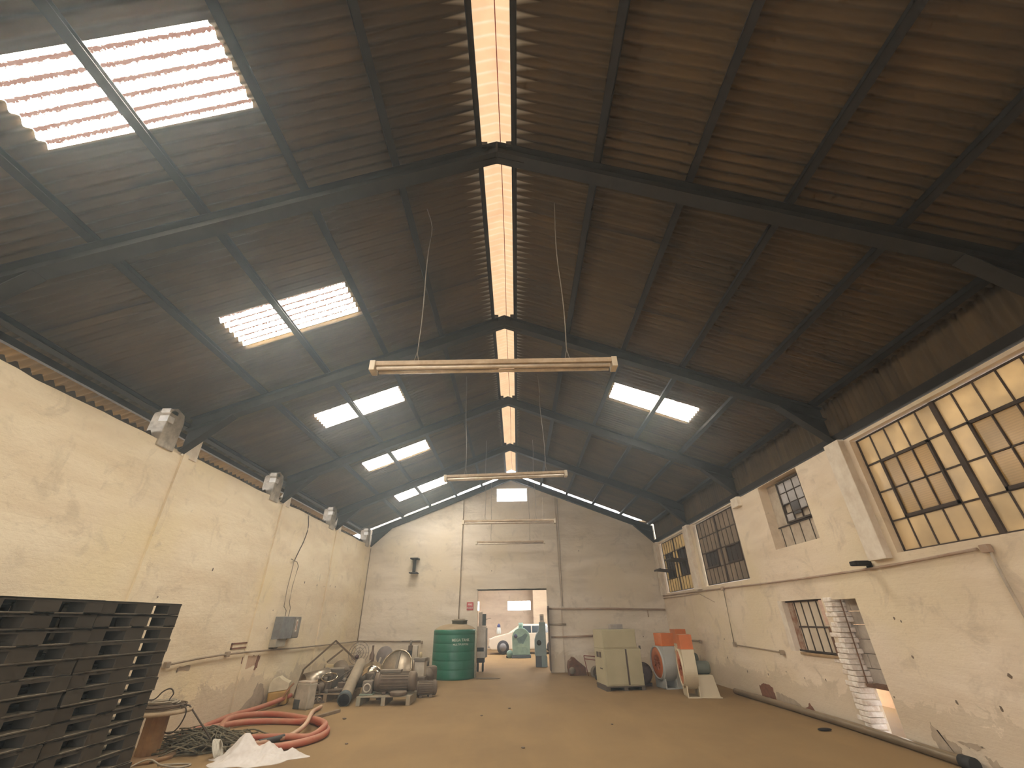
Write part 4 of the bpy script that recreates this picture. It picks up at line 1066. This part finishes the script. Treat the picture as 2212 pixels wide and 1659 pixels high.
for k in range(6): b.box(.03, .14, -.012, .012, -.01, .01, 0, Matrix.Rotation(k * PI / 3, 4, 'Z'))
b.build('spokes', GM, t)
# wire guards against the corner
t = thing('fan_guard', 'round wire fan guard standing against the far wall above the heap', 'fan guard', (-4.80, 14.9, .78), (1.35, 0, 0))
for k, R__ in enumerate((.30, .22, .14, .06)): MB().ring((0, 0, 0), (0, 0, 1), R__, .008, 30, 5).build('wire_ring', GM, t)
b = MB()
for k in range(8): b.cyl((0, 0, 0), (.30 * math.cos(k * PI / 4), .30 * math.sin(k * PI / 4), 0), .005, 5)
b.build('wire_spokes', GM, t)
t = thing('guard_crate', 'plain dusty crate the round wire guard and lid stand on', 'crate', (-4.5, 15.0, 0)); MB().box(-.62, .62, -.2, .3, 0, .46, .01).build('crate', GM, t)
t = thing('round_lid', 'solid grey round lid leaning on the far wall beside the wire guard', 'lid', (-4.05, 15.05, .70), (1.35, 0, 0))
MB().lathe([(0, -.01), (.24, -.012), (.25, 0), (.24, .012), (0, .02)], 32).build('disc', M('lid_grey', (.24, .20, .18), .7), t)
t = thing('bottle', 'brown bottle standing on the crate between guard and lid', 'bottle', (-4.40, 14.95, .46))
MB().lathe([(0, 0), (.065, 0), (.07, .02), (.07, .26), (.03, .36), (.028, .50), (.032, .51), (0, .51)], 18).build('bottle', M('bottle_brown', (.20, .13, .09), .35), t)
tag(MB().ball((-4.22, 13.0, .80), .052).build('dark_ball', M('ball_maroon', (.06, .022, .02), .25)), 'small shiny dark maroon ball on top of the heap', 'ball')
tag(MB().cyl((-4.22, 13.02, .0), (-4.22, 13.02, .75), .03, 10).build('ball_post', GM), 'dusty thin post under the maroon ball', 'post')
# leaning frame of thin steel angles
t = thing('angle_iron_rack', 'thin brown angle-iron frame sticking up over the left of the heap', 'frame')
FR = M('angle_iron', (.19, .125, .07), .8)
for nm, p, q in (('long_bar', (-5.42, 12.7, .58), (-4.88, 13.1, 1.17)), ('cross_bar', (-4.88, 13.1, 1.17), (-4.22, 13.1, .70)), ('short_bar', (-4.95, 12.9, .70), (-4.66, 13.1, .96)), ('foot_bar', (-5.42, 12.7, .58), (-5.5, 12.6, .0))):
    d = Vector(q) - Vector(p); m = Matrix.Translation(p) @ d.to_track_quat('Z', 'Y').to_matrix().to_4x4()
    MB().box(-.022, .022, -.004, .004, 0, d.length, 0, m).box(-.022, -.014, -.022, .022, 0, d.length, 0, m).build(nm, FR, t)
# crumpled bars and strips
for i, (p, q, lab) in enumerate((((-4.75, 12.3, .18), (-4.1, 12.6, .62), 'thin rusty flat bar slanting through the heap behind the hoop'), ((-4.2, 12.2, .20), (-3.9, 13.2, .72), 'rusty bar leaning beside the beige pipe'),
                                 ((-3.75, 12.4, .02), (-3.55, 13.5, .80), 'rusty bar standing behind the stainless hood'))):
    d = Vector(q) - Vector(p); m = Matrix.Translation(p) @ d.to_track_quat('Z', 'Y').to_matrix().to_4x4()
    tag(MB().box(-.03, .03, -.006, .006, 0, d.length, .002, m).build('flat_bar', BM_), lab, 'bar')
# more junk packed into the heap
jr = random.Random(21)
jl = ['short rusty pipe length lying across the low pallet', 'short bent pipe beside the spoked wheel', 'thin pipe end sticking out behind the hoop', 'pipe stub lying behind the beige pipe', 'grey pipe slanting behind the hood',
      'brown pipe length under the chute', 'pipe piece leaning on the yellowish box', 'dusty pipe between hood and domed drum']
for i, (x, y, z, a, tl, ln, r) in enumerate(((-4.5, 11.95, .20, .3, .05, .55, .03), (-4.95, 11.75, .04, -.6, .02, .5, .035), (-4.3, 12.45, .35, .9, .7, .5, .022), (-3.95, 12.9, .25, 1.9, .8, .6, .03), (-3.62, 12.55, .30, 1.2, 1.1, .55, .028),
                                            (-4.75, 12.5, .18, 2.6, .3, .6, .04), (-4.95, 12.6, .20, 1.4, 1.2, .5, .02), (-3.25, 12.45, .12, 2.2, .9, .6, .03))):
    t = thing('pipe_piece', jl[i], 'pipe', (x, y, z), (0, 0, a))
    MB().cyl((0, 0, 0), (ln * math.cos(tl), 0, ln * math.sin(tl)), r, 12).build('tube', (BM_, GM, RU_)[i % 3], t)
    MB().cyl((-.01, 0, -.01), (.05 * math.cos(tl), 0, .05 * math.sin(tl)), r * 1.35, 12).build('collar', GM, t)
bl = ['dusty bearing block on the low pallet, left', 'bearing block lying against the spoked wheel', 'bearing block half under the hoop', 'bearing block beside the foot of the beige pipe', 'bearing block on top of the brown gearbox pile', 'bearing block behind the big motor']
for i, (x, y, z, s) in enumerate(((-4.85, 12.35, .16, 1.0), (-4.55, 11.78, 0, .9), (-4.3, 12.05, .16, .8), (-3.98, 11.85, 0, .8), (-4.2, 12.55, .16, 1.5), (-3.2, 12.25, 0, 1.3))):
    t = thing('bearing_block', bl[i], 'machine part', (x, y, z), jr.uniform(-1, 1))
    b = MB(); b.prism([(-.13 * s, 0), (.13 * s, 0), (.13 * s, .03 * s), (.07 * s, .05 * s), (.06 * s, .12 * s), (0, .155 * s), (-.06 * s, .12 * s), (-.07 * s, .05 * s), (-.13 * s, .03 * s)], -.045 * s, .045 * s, 'y', .004); b.build('casting', (GM, BM_)[i % 2], t)
    MB().ring((0, -.046 * s, .085 * s), (0, 1, 0), .04 * s, .012 * s, 18, 6).build('bore_ring', CH, t)
# jerrycan-like dirty white canister
t = thing('plastic_canister', 'dirty upright white canister standing in front of the heap, left', 'canister', (-4.60, 11.10, 0), -.45)
MB().box(-.20, .20, -.10, .10, 0, .46, .03).build('body', M('canister_dirty', (.46, .40, .31), .75, c2=(.30, .26, .19), sc=5), t)
MB().box(-.205, -.02, -.105, .0, 0, .17, .01).build('dark_base', M('canister_dark', (.085, .085, .075), .8), t)
MB().box(-.19, .19, -.09, .09, .455, .49, .012).build('lid', M('canister_lid', (.55, .45, .34), .8), t)
# yellow cut container leaning on the wall
t = thing('yellow_container', 'translucent yellow plastic container cut open, leaning against the left wall', 'container', (-5.42, 11.66, 0), (.0, -.10, .3))
MB().box(-.20, .20, -.20, .20, .0, .27, .035).build('lower_body', M('amber_plastic', (.42, .24, .05), .5, c2=(.30, .17, .04), sc=3), t)
b = MB(); b.prism([(-.2, .27), (.2, .27), (.22, .40), (.10, .44), (.0, .54), (-.12, .52), (-.19, .42)], -.19, .19, 'y', .015); b.build('upper_body', M('cloudy_plastic', (.62, .54, .38), .55, c2=(.50, .42, .28)), t)
b = MB(); b.tube([(.05, -.26, .02), (.22, -.22, .28), (.30, -.12, .36)], .02, 8, smooth_pts=3); b.build('strap', M('rust_strap', (.30, .14, .06), .8), t)

# ------------------------------------------------ beige cabinet on its pallet
CB = M('cabinet_beige', (.41, .37, .235), .55, c2=(.35, .31, .19), sc=2)
DKW = M('dark_wood', (.12, .09, .065), .9)
t = thing('wooden_pallet', 'dark low wooden pallet under the beige cabinet', 'pallet', (2.66, 13.42, 0), .13)
MB().box(-.52, .52, -.42, .42, .075, .10, .003).build('deck_board', DKW, t)
for x in (-.46, 0, .46): MB().box(x - .05, x + .05, -.42, .42, 0, .075, .003).build('bearer', DKW, t)
t = thing('machine_cabinet', 'large beige sheet metal cabinet in two stages with double doors', 'cabinet', (2.66, 13.42, .10), .13)
MB().box(-.50, .50, -.42, .42, 0, .80, .012).build('lower_body', CB, t)
MB().box(-.50, .42, -.42, .40, .80, 1.24, .012).build('upper_body', CB, t)
SEAM = M('seam_dark', (.10, .07, .055), .8)
MB().box(-.455, .075, -.432, -.418, .03, .78, .004).build('door', CB, t); MB().box(.125, .49, -.432, -.418, .03, .78, .004).build('door', CB, t)
MB().box(.080, .120, -.430, -.419, .02, .79).build('door_gap', SEAM, t)
MB().box(-.49, .40, -.43, -.415, .83, 1.22, .006).build('upper_panel', CB, t)
for y0 in (-.18, .05): MB().box(-.508, -.498, y0, y0 + .16, .60, .72, .002).build('vent', SEAM, t)
MB().box(-.515, -.498, -.22, -.02, .35, .37).build('side_handle', SEAM, t)
MB().box(.49, .53, -.40, -.36, .78, .86, .004).build('hinge_stub', SEAM, t)
MB().box(-.505, -.495, -.40, .40, .0, .02).build('edge_trim', SEAM, t)
tag(MB().box(-.17, .17, -.11, .11, 0, .115, .008).build('control_box', M('box_dusty_grey', (.34, .30, .27), .7), loc=(2.68, 13.32, 1.341)), 'small grey box lying on top of the beige cabinet', 'box').rotation_euler = (0, 0, .13)

# rusty pump, red frame and tyre parts between cabinet and doorway
RU = M('rust_red', (.17, .075, .045), .9, c2=(.10, .05, .035), sc=8, dust=.35)
t = thing('rusty_pump', 'squat rust-brown pump casting beside the brick pier', 'pump', (1.92, 16.55, 0), .1)
b = MB(); b.prism([(-.28, 0), (.27, 0), (.26, .22), (.12, .32), (-.02, .42), (-.10, .50), (-.16, .50), (-.17, .42), (-.27, .40), (-.30, .25)], -.16, .16, 'y', .02); b.build('casing', RU, t)
MB().lathe([(0, 0), (.10, 0), (.10, .05), (.05, .08), (0, .08)], 18, Matrix.Translation((-.2, -.16, .14)) @ Matrix.Rotation(PI / 2, 4, 'X')).build('flange', GM, t)
t = thing('red_rack', 'small red angle frame leaning behind the beige cabinet', 'frame', (2.42, 16.3, 0))
RF = M('red_paint', (.26, .07, .045), .7)
for p, q in (((-.28, 0, .55), (.25, 0, .50)), ((-.28, 0, .55), (-.18, 0, .0)), ((-.25, 0, .46), (.25, 0, .40)), ((.2, 0, .5), (.2, 0, .0))): MB().cyl(p, q, .014, 8).build('bar', RF, t)
t = thing('hose_reel', 'grey ribbed machine part below the red frame', 'machine part', (2.46, 16.0, .11), (PI / 2, 0, .3))
b = MB()
for k in range(4): b.ring((0, 0, -.06 + .04 * k), (0, 0, 1), .16, .022, 26, 8)
b.build('ribs', GM, t); MB().cyl((0, 0, -.1), (0, 0, .1), .12, 18).build('hub', BM_, t)
t = thing('dark_block', 'small dark block on the floor left of the beige cabinet', 'block', (2.42, 15.35, 0)); MB().box(-.11, .11, -.1, .1, 0, .12, .015).build('block', STEEL, t)
motor('dark motor squeezed between the beige cabinet and the left fan', (3.42, 13.95, .0), 1.3, .24, .6, M('motor_maroon', (.055, .035, .032), .8, c2=(.09, .06, .05)))

# ------------------------------------------------ centrifugal fans
ORG = M('fan_orange', (.62, .155, .030), .38, c2=(.50, .13, .03), sc=3, coat=.3); CRM = M('fan_cream', (.62, .54, .38), .5, c2=(.54, .46, .32), sc=2); ORD = M('fan_orange_dark', (.36, .10, .035), .6)
CRG = M('fan_grey', (.44, .45, .42), .55, c2=(.36, .36, .33), sc=2)
def fan(label, loc, rot, body, R=.40, wd=.30, oh=.28):
    """axis along local x, inlet on the -x side, square outlet pointing up"""
    t = thing('centrifugal_fan', label, 'fan', loc, rot, 'orange-mouthed centrifugal fans')
    zc = .56; n = 40; P = []
    for i in range(n + 1):
        a = -PI * .5 - i / n * PI * 1.5 + PI    # spiral from the outlet round to the back
        a = PI * .5 - i / n * 1.5 * PI
        r = R * (.90 + .14 * i / n)
        P.append((math.cos(a) * r, zc + math.sin(a) * r))
    # P starts on top (a=90 deg), runs clockwise to a=-180; the outlet stack stands on the -y side
    stack = [(-R * 1.04, zc + .40), (-.02, zc + .40)]
    poly = [(p[0], p[1]) for p in P] + stack
    b = MB(); b.prism(poly, -wd / 2, wd / 2, 'x', .006); b.build('scroll_housing', body, t)
    b = MB(); b.box(-wd / 2 - .012, wd / 2 + .012, -R * 1.06, 0.0, zc + .385, zc + .40)
    z0, z1 = zc + .40, zc + .40 + oh
    v = [(x * k1, (-R * .52) + y * k2, z) for z, k1, k2 in ((z0, 1, 1), (z1, 1.0, 1.08)) for x, y in ((-wd / 2, -R * .52), (wd / 2, -R * .52), (wd / 2, R * .50), (-wd / 2, R * .50))]
    b._add(v, [(0, 1, 2, 3), (4, 7, 6, 5), (0, 4, 5, 1), (1, 5, 6, 2), (2, 6, 7, 3), (3, 7, 4, 0)])
    b.build('outlet', ORG, t)
    T = Matrix.Translation((-wd / 2 - .001, 0, zc)) @ Matrix.Rotation(-PI / 2, 4, 'Y')
    MB().lathe([(R * .90, 0), (R * .90, .03), (R * .84, .035), (R * .80, .0)], 36, T, True, False).build('inlet_rim', body, t)
    MB().lathe([(R * .82, .005), (R * .78, .02), (R * .52, -.01 + .03), (R * .40, .012)], 36, T, True, False).build('inlet_cone', ORG, t)
    MB().lathe([(R * .42, .004), (0, .004)], 30, T, True, False).build('impeller_eye', ORD, t)
    b = MB()
    for k in range(9): b.box(R * .12, R * .42, -.01, .01, .006, .03, 0, T @ Matrix.Rotation(k * 2 * PI / 9, 4, 'Z') @ Matrix.Rotation(.5, 4, 'X'))
    b.cyl(T @ Vector((0, 0, 0)), T @ Vector((0, 0, .05)), R * .1, 14); b.build('impeller', ORD, t)
    b = MB(); b.box(-wd / 2, wd / 2, -.30, .30, .0, .02, .002); b.box(-wd / 2, -wd / 2 + .02, -.30, .30, .0, .22, .002).box(wd / 2 - .02, wd / 2, -.30, .30, .0, .22, .002)
    b.build('base_frame', body, t)
    b = MB(); b.prism([(wd / 2, 0), (wd / 2 + .44, 0), (wd / 2 + .36, .43), (wd / 2, .43)], -.22, .20, 'y', .012); b.build('motor_stand', body, t)
    MB().box(wd / 2 - .02, wd / 2 + .47, -.26, .24, 0, .018, .003).build('base_plate', body, t)
    Tm = Matrix.Translation((wd / 2 + .06, 0, .56)) @ Matrix.Rotation(PI / 2, 4, 'Y')
    MB().lathe([(0, 0), (.125, 0), (.13, .02), (.13, .26), (.11, .30), (0, .31)], 24, Tm).build('motor', M('motor_green_grey', (.16, .18, .15), .7), t)
    return t
fan('orange and grey centrifugal fan nearest the beige cabinet, its round orange inlet facing left', (3.88, 13.45, 0), .16, CRG, .42, .33)
fan('front cream centrifugal fan with the foremost orange outlet and a cream motor stand', (4.02, 12.05, 0), -.16, CRM, .42, .28)
fan('rearmost centrifugal fan, mostly hidden, its orange outlet showing behind the front one', (4.70, 14.6, 0), .02, CRM, .42, .30, .34)

# ------------------------------------------------ long pipe at the foot of the right wall
t = thing('long_pipe', 'very long steel pipe lying on the floor along the right wall', 'pipe')
pp_ = [(5.14, 12.3, .06), (5.2, 11.2, .06), (5.27, 9.6, .06), (5.30, 8.4, .06), (5.29, 6.9, .06), (5.28, 6.5, .06)]
MB().tube(pp_, .055, 18, smooth_pts=6).build('barrel', M('pipe_steel', (.27, .215, .155), .38, .45, c2=(.20, .16, .11), sc=3, dust=.5, dustc=(.40, .30, .18)), t)
MB().cyl((5.28, 6.62, .06), (5.28, 6.46, .06), .072, 20).build('end_cap', M('cap_black', (.03, .03, .028), .7), t)
tag(MB().ball((4.85, 8.55, .02), .05, (2.2, 1.1, .4)).build('rag', STEEL), 'small dark rag on the floor beside the long pipe', 'rag')
for i, (x, y, s) in enumerate(((-.20, 10.8, .025), (.05, 7.75, .022), (-.72, 10.1, .02), (-3.30, 9.95, .03), (-2.6, 8.1, .02), (1.6, 9.2, .018))):
    lab = ['small dark stone in the middle of the floor, farthest of the scattered ones', 'small dark stone nearest the camera in the floor centre', 'small dark stone left of the floor centre', 'dark lump near the tip of the wooden plank',
           'small stone right of the white sack', 'small stone on the right half of the floor'][i]
    tag(MB().ball((x, y, s * .45), s, (1.3, .9, .5), 10).build('stone', BM_), lab, 'stone')
b = MB(); b.ball((-.95, 15.9, .012), .3, (1.3, .5, .06)); tag(b.build('dirt_heap', M('dirt', (.20, .15, .10), .95, bmp=.5)), 'flat smear of dark dirt on the floor before the doorway', 'dirt', kind='stuff')

# ------------------------------------------------ machine at the doorway, left
MW = M('machine_white', (.60, .56, .50), .6, c2=(.46, .42, .36), sc=4)
t = thing('wheeled_machine', 'tall narrow white machine with a dark control box, inside the doorway at the left', 'machine', (-1.33, 17.95, 0))
MB().box(-.20, .16, -.2, .2, .42, 1.40, .015).build('body', MW, t); MB().box(.16, .20, -.18, .18, .44, 1.34, .01).build('door', M('machine_grey', (.26, .24, .22), .7), t)
MB().box(-.17, .12, -.18, .18, .28, .42, .01).build('plinth', M('machine_base', (.05, .05, .055), .7), t)
MB().box(.02, .15, -.12, .06, 1.42, 1.80, .01).build('control_box', M('control_dark', (.06, .075, .075), .6), t)
MB().box(-.12, .02, -.04, .04, 1.40, 1.86, .005).build('mast', MW, t)
MB().box(-.15, .10, -.206, -.2, .62, .74).build('nameplate', M('plate_black', (.03, .03, .03), .5), t)
MB().cyl((.12, 0, 1.62), (.34, -.05, 1.66), .01, 6).build('lever', CABLE, t)
for x in (-.12, .06): MB().lathe([(0, -.03), (.13, -.03), (.14, 0), (.13, .03), (0, .03)], 22, Matrix.Translation((x, 0, .14)) @ Matrix.Rotation(PI / 2, 4, 'Y')).build('wheel', M('tyre_black', (.05, .06, .065), .8), t)

# ------------------------------------------------ room beyond: blue-grey machine, mint machine, car
BG = M('machine_bluegrey', (.22, .30, .32), .6, c2=(.17, .24, .26), sc=4)
t = thing('column_machine', 'blue-grey column machine inside the doorway at the right', 'machine', (.92, 19.5, 0))
b = MB(); b.prism([(-.26, .36), (.18, .36), (.18, 1.50), (-.06, 1.50), (-.06, 1.22), (-.20, 1.08), (-.26, .90)], -.25, .25, 'y', .02); b.build('column', BG, t)
MB().box(-.24, -.02, -.22, .22, 0, .36, .01).build('base', M('machine_dark_blue', (.09, .10, .12), .7), t); MB().box(-.02, .20, -.24, .24, 0, .36, .01).build('side_base', BG, t)
MB().box(-.02, .14, -.12, .12, 1.50, 1.78, .01).build('control_panel', MW, t); MB().box(.0, .10, -.125, -.12, 1.56, 1.72).build('screen', M('screen_grey', (.25, .24, .25), .4), t)
MB().lathe([(0, 0), (.09, 0), (.09, .03), (0, .03)], 18, Matrix.Translation((-.10, -.25, .80)) @ Matrix.Rotation(PI / 2, 4, 'X')).build('port', STEEL, t)
MINT = M('machine_mint', (.30, .48, .42), .6, c2=(.20, .33, .31), sc=3)
t = thing('mint_machine', 'mint green round-shouldered machine standing in front of the white car', 'machine', (.15, 24.0, 0))
b = MB(); P = [(-.42, .12), (.42, .12), (.43, .85)]
for i in range(1, 12):
    a = i / 12 * PI; P.append((.43 * math.cos(a), .85 + .40 * math.sin(a)))
P += [(-.43, .85)]
b.prism(P, -.3, .3, 'y', .03); b.build('housing', MINT, t)
MB().cyl((0, 0, 1.20), (0, 0, 1.46), .11, 20).build('neck', MINT, t)
MB().box(-.46, .46, -.34, .34, 0, .12, .01).build('plinth', M('mint_base', (.10, .13, .17), .7), t)
b = MB(); b.prism([(-.3, .45), (.28, .45), (.02, .60)], -.312, -.30, 'y'); b.build('raised_panel', M('mint_light', (.36, .55, .48), .6), t)
b = MB(); b.prism([(-.12, .60), (.10, .58), (.33, .95), (.20, 1.02), (.05, .90), (-.22, .80)], -.306, -.298, 'y'); b.build('worn_patch', M('mint_worn', (.13, .22, .23), .8), t)
MB().lathe([(0, 0), (.085, 0), (.085, .03), (0, .03)], 20, Matrix.Translation((-.26, -.30, .90)) @ Matrix.Rotation(PI / 2, 4, 'X')).build('port', M('port_blue', (.06, .08, .18), .6), t)
t = thing('feed_drum', 'short mint and dark roller standing tilted beside the mint machine', 'roller', (-.40, 23.85, .16), (.2, .5, .2))
MB().lathe([(0, -.1), (.15, -.1), (.15, .1), (0, .1)], 24, Matrix.Rotation(PI / 2, 4, 'X')).build('drum', MINT, t)
MB().box(-.10, .10, -.06, .06, -.19, -.12).build('foot', STEEL, t)
# white car, nose to the left
CW = M('car_white', (.78, .74, .66), .3, c2=(.74, .68, .60), coat=.5); CG = M('car_glass', (.05, .07, .09), .15); CT = M('tyre', (.045, .045, .055), .85)
t = thing('car', 'dusty white hatchback car seen from its side in the room beyond', 'car', (.55, 27.0, 0))
b = MB(); b.prism([(-2.05, .30), (-2.12, .42), (-2.10, .58), (-2.02, .72), (-1.85, .80), (-1.2, .92), (-1.05, .96), (1.6, .98), (1.98, .92), (2.06, .70), (2.08, .40), (2.0, .24), (-1.95, .22)], -.82, .82, 'y', .05); b.build('body', CW, t)
b = MB()
lo = [(-1.10, -.76, .94), (1.75, -.76, .94), (1.75, .76, .94), (-1.10, .76, .94)]; hi = [(-.38, -.60, 1.38), (1.15, -.60, 1.38), (1.15, .60, 1.38), (-.38, .60, 1.38)]
b._add(lo + hi, [(0, 3, 2, 1), (4, 5, 6, 7), (0, 1, 5, 4), (1, 2, 6, 5), (2, 3, 7, 6), (3, 0, 4, 7)])
bmesh.ops.bevel(b.bm, geom=list(b.bm.edges), offset=.05, segments=2, affect='EDGES'); b.build('cabin', CW, t)
for q in (((-.86, .98), (-.38, 1.30), (.16, 1.30), (.16, .98)), ((.22, .98), (.22, 1.30), (.98, 1.30), (1.38, .98))):
    b = MB(); b._add([(x, -.778 + (z - .94) * .365 - .004, z) for x, z in q] + [(x, -.76 + (z - .94) * .365, z) for x, z in q], [(0, 1, 2, 3), (4, 7, 6, 5), (0, 4, 5, 1), (1, 5, 6, 2), (2, 6, 7, 3), (3, 7, 4, 0)]); b.build('side_window', CG, t)
for x in (-1.35, 1.30):
    w_ = MB().lathe([(0, -.1), (.20, -.1), (.31, -.09), (.33, 0), (.31, .09), (0, .1)], 28, Matrix.Translation((x, -.76, .33)) @ Matrix.Rotation(PI / 2, 4, 'X')).build('wheel', CT, t)
    MB().lathe([(0, 0), (.18, 0), (.19, .02), (0, .03)], 18, Matrix.Translation((x, -.86, .33)) @ Matrix.Rotation(PI / 2, 4, 'X')).build('hub_cap', M('hub', (.22, .22, .24), .5), w_)
for x in (-1.35, 1.30): MB().lathe([(0, -.1), (.31, -.1), (.33, 0), (.31, .1), (0, .1)], 28, Matrix.Translation((x, .76, .33)) @ Matrix.Rotation(PI / 2, 4, 'X')).build('wheel', CT, t)
MB().box(-2.09, -1.86, -.80, -.55, .62, .74, .03).build('headlight', M('lamp_glass', (.75, .75, .72), .15), t)
MB().box(-2.16, -1.98, -.78, .78, .30, .38, .02).build('bumper_trim', M('trim_grey', (.30, .28, .26), .6), t)
MB().box(-.86, -.72, -.94, -.80, .96, 1.06, .02).build('side_mirror', CW, t)
MB().box(-.15, -.03, -.838, -.815, .78, .80).build('door_handle', STEEL, t)
t = thing('spray_bottle', 'small blue and white bundle standing on the bonnet of the white car', 'bundle', (-1.05, 26.85, .93))
b = MB(); b.lathe([(0, 0), (.11, .0), (.13, .12), (.10, .26), (.05, .34), (0, .35)], 14); b.build('cloth', M('cloth_white', (.60, .66, .68), .8), t)
MB().lathe([(0, .30), (.09, .32), (.08, .42), (0, .50)], 12).build('hood', M('cloth_blue', (.06, .09, .26), .7), t)
t = thing('scrap_pile', 'low pile of rusty parts on the floor left of the white car', 'scrap', (-2.35, 27.3, 0))
MB().box(-.3, .25, -.2, .2, 0, .22, .02).build('block', RU, t); MB().ring((0, -.22, .3), (0, 1, 0), .12, .03, 18, 6).build('ring', RU, t)

# ================================================================== dusty haze hanging in the hall
def haze(name, poly, y0, y1, dens, col):
    b = MB(); b.prism(poly, y0, y1, 'y'); m = bpy.data.materials.new(name); m.use_nodes = True; nt = m.node_tree
    nt.nodes.remove(nt.nodes['Principled BSDF']); v = nt.nodes.new('ShaderNodeVolumeScatter')
    v.inputs['Color'].default_value = (*col, 1); v.inputs['Density'].default_value = dens; v.inputs['Anisotropy'].default_value = .55
    nt.links.new(v.outputs[0], nt.nodes['Material Output'].inputs['Volume'])
    m.cycles.homogeneous_volume = True
    o = b.build(name, m); tag(o, 'thin dusty haze filling the air of the whole hall', 'haze', kind='stuff'); return o
haze('dust_haze', [(XL + .01, .01), (XR - .01, .01), (XR - .01, rz(6.99, XR)), (XC, 6.99), (XL + .01, rz(6.99, XL))], YB + .02, YG - .01, HAZE, (.82, .94, .98))
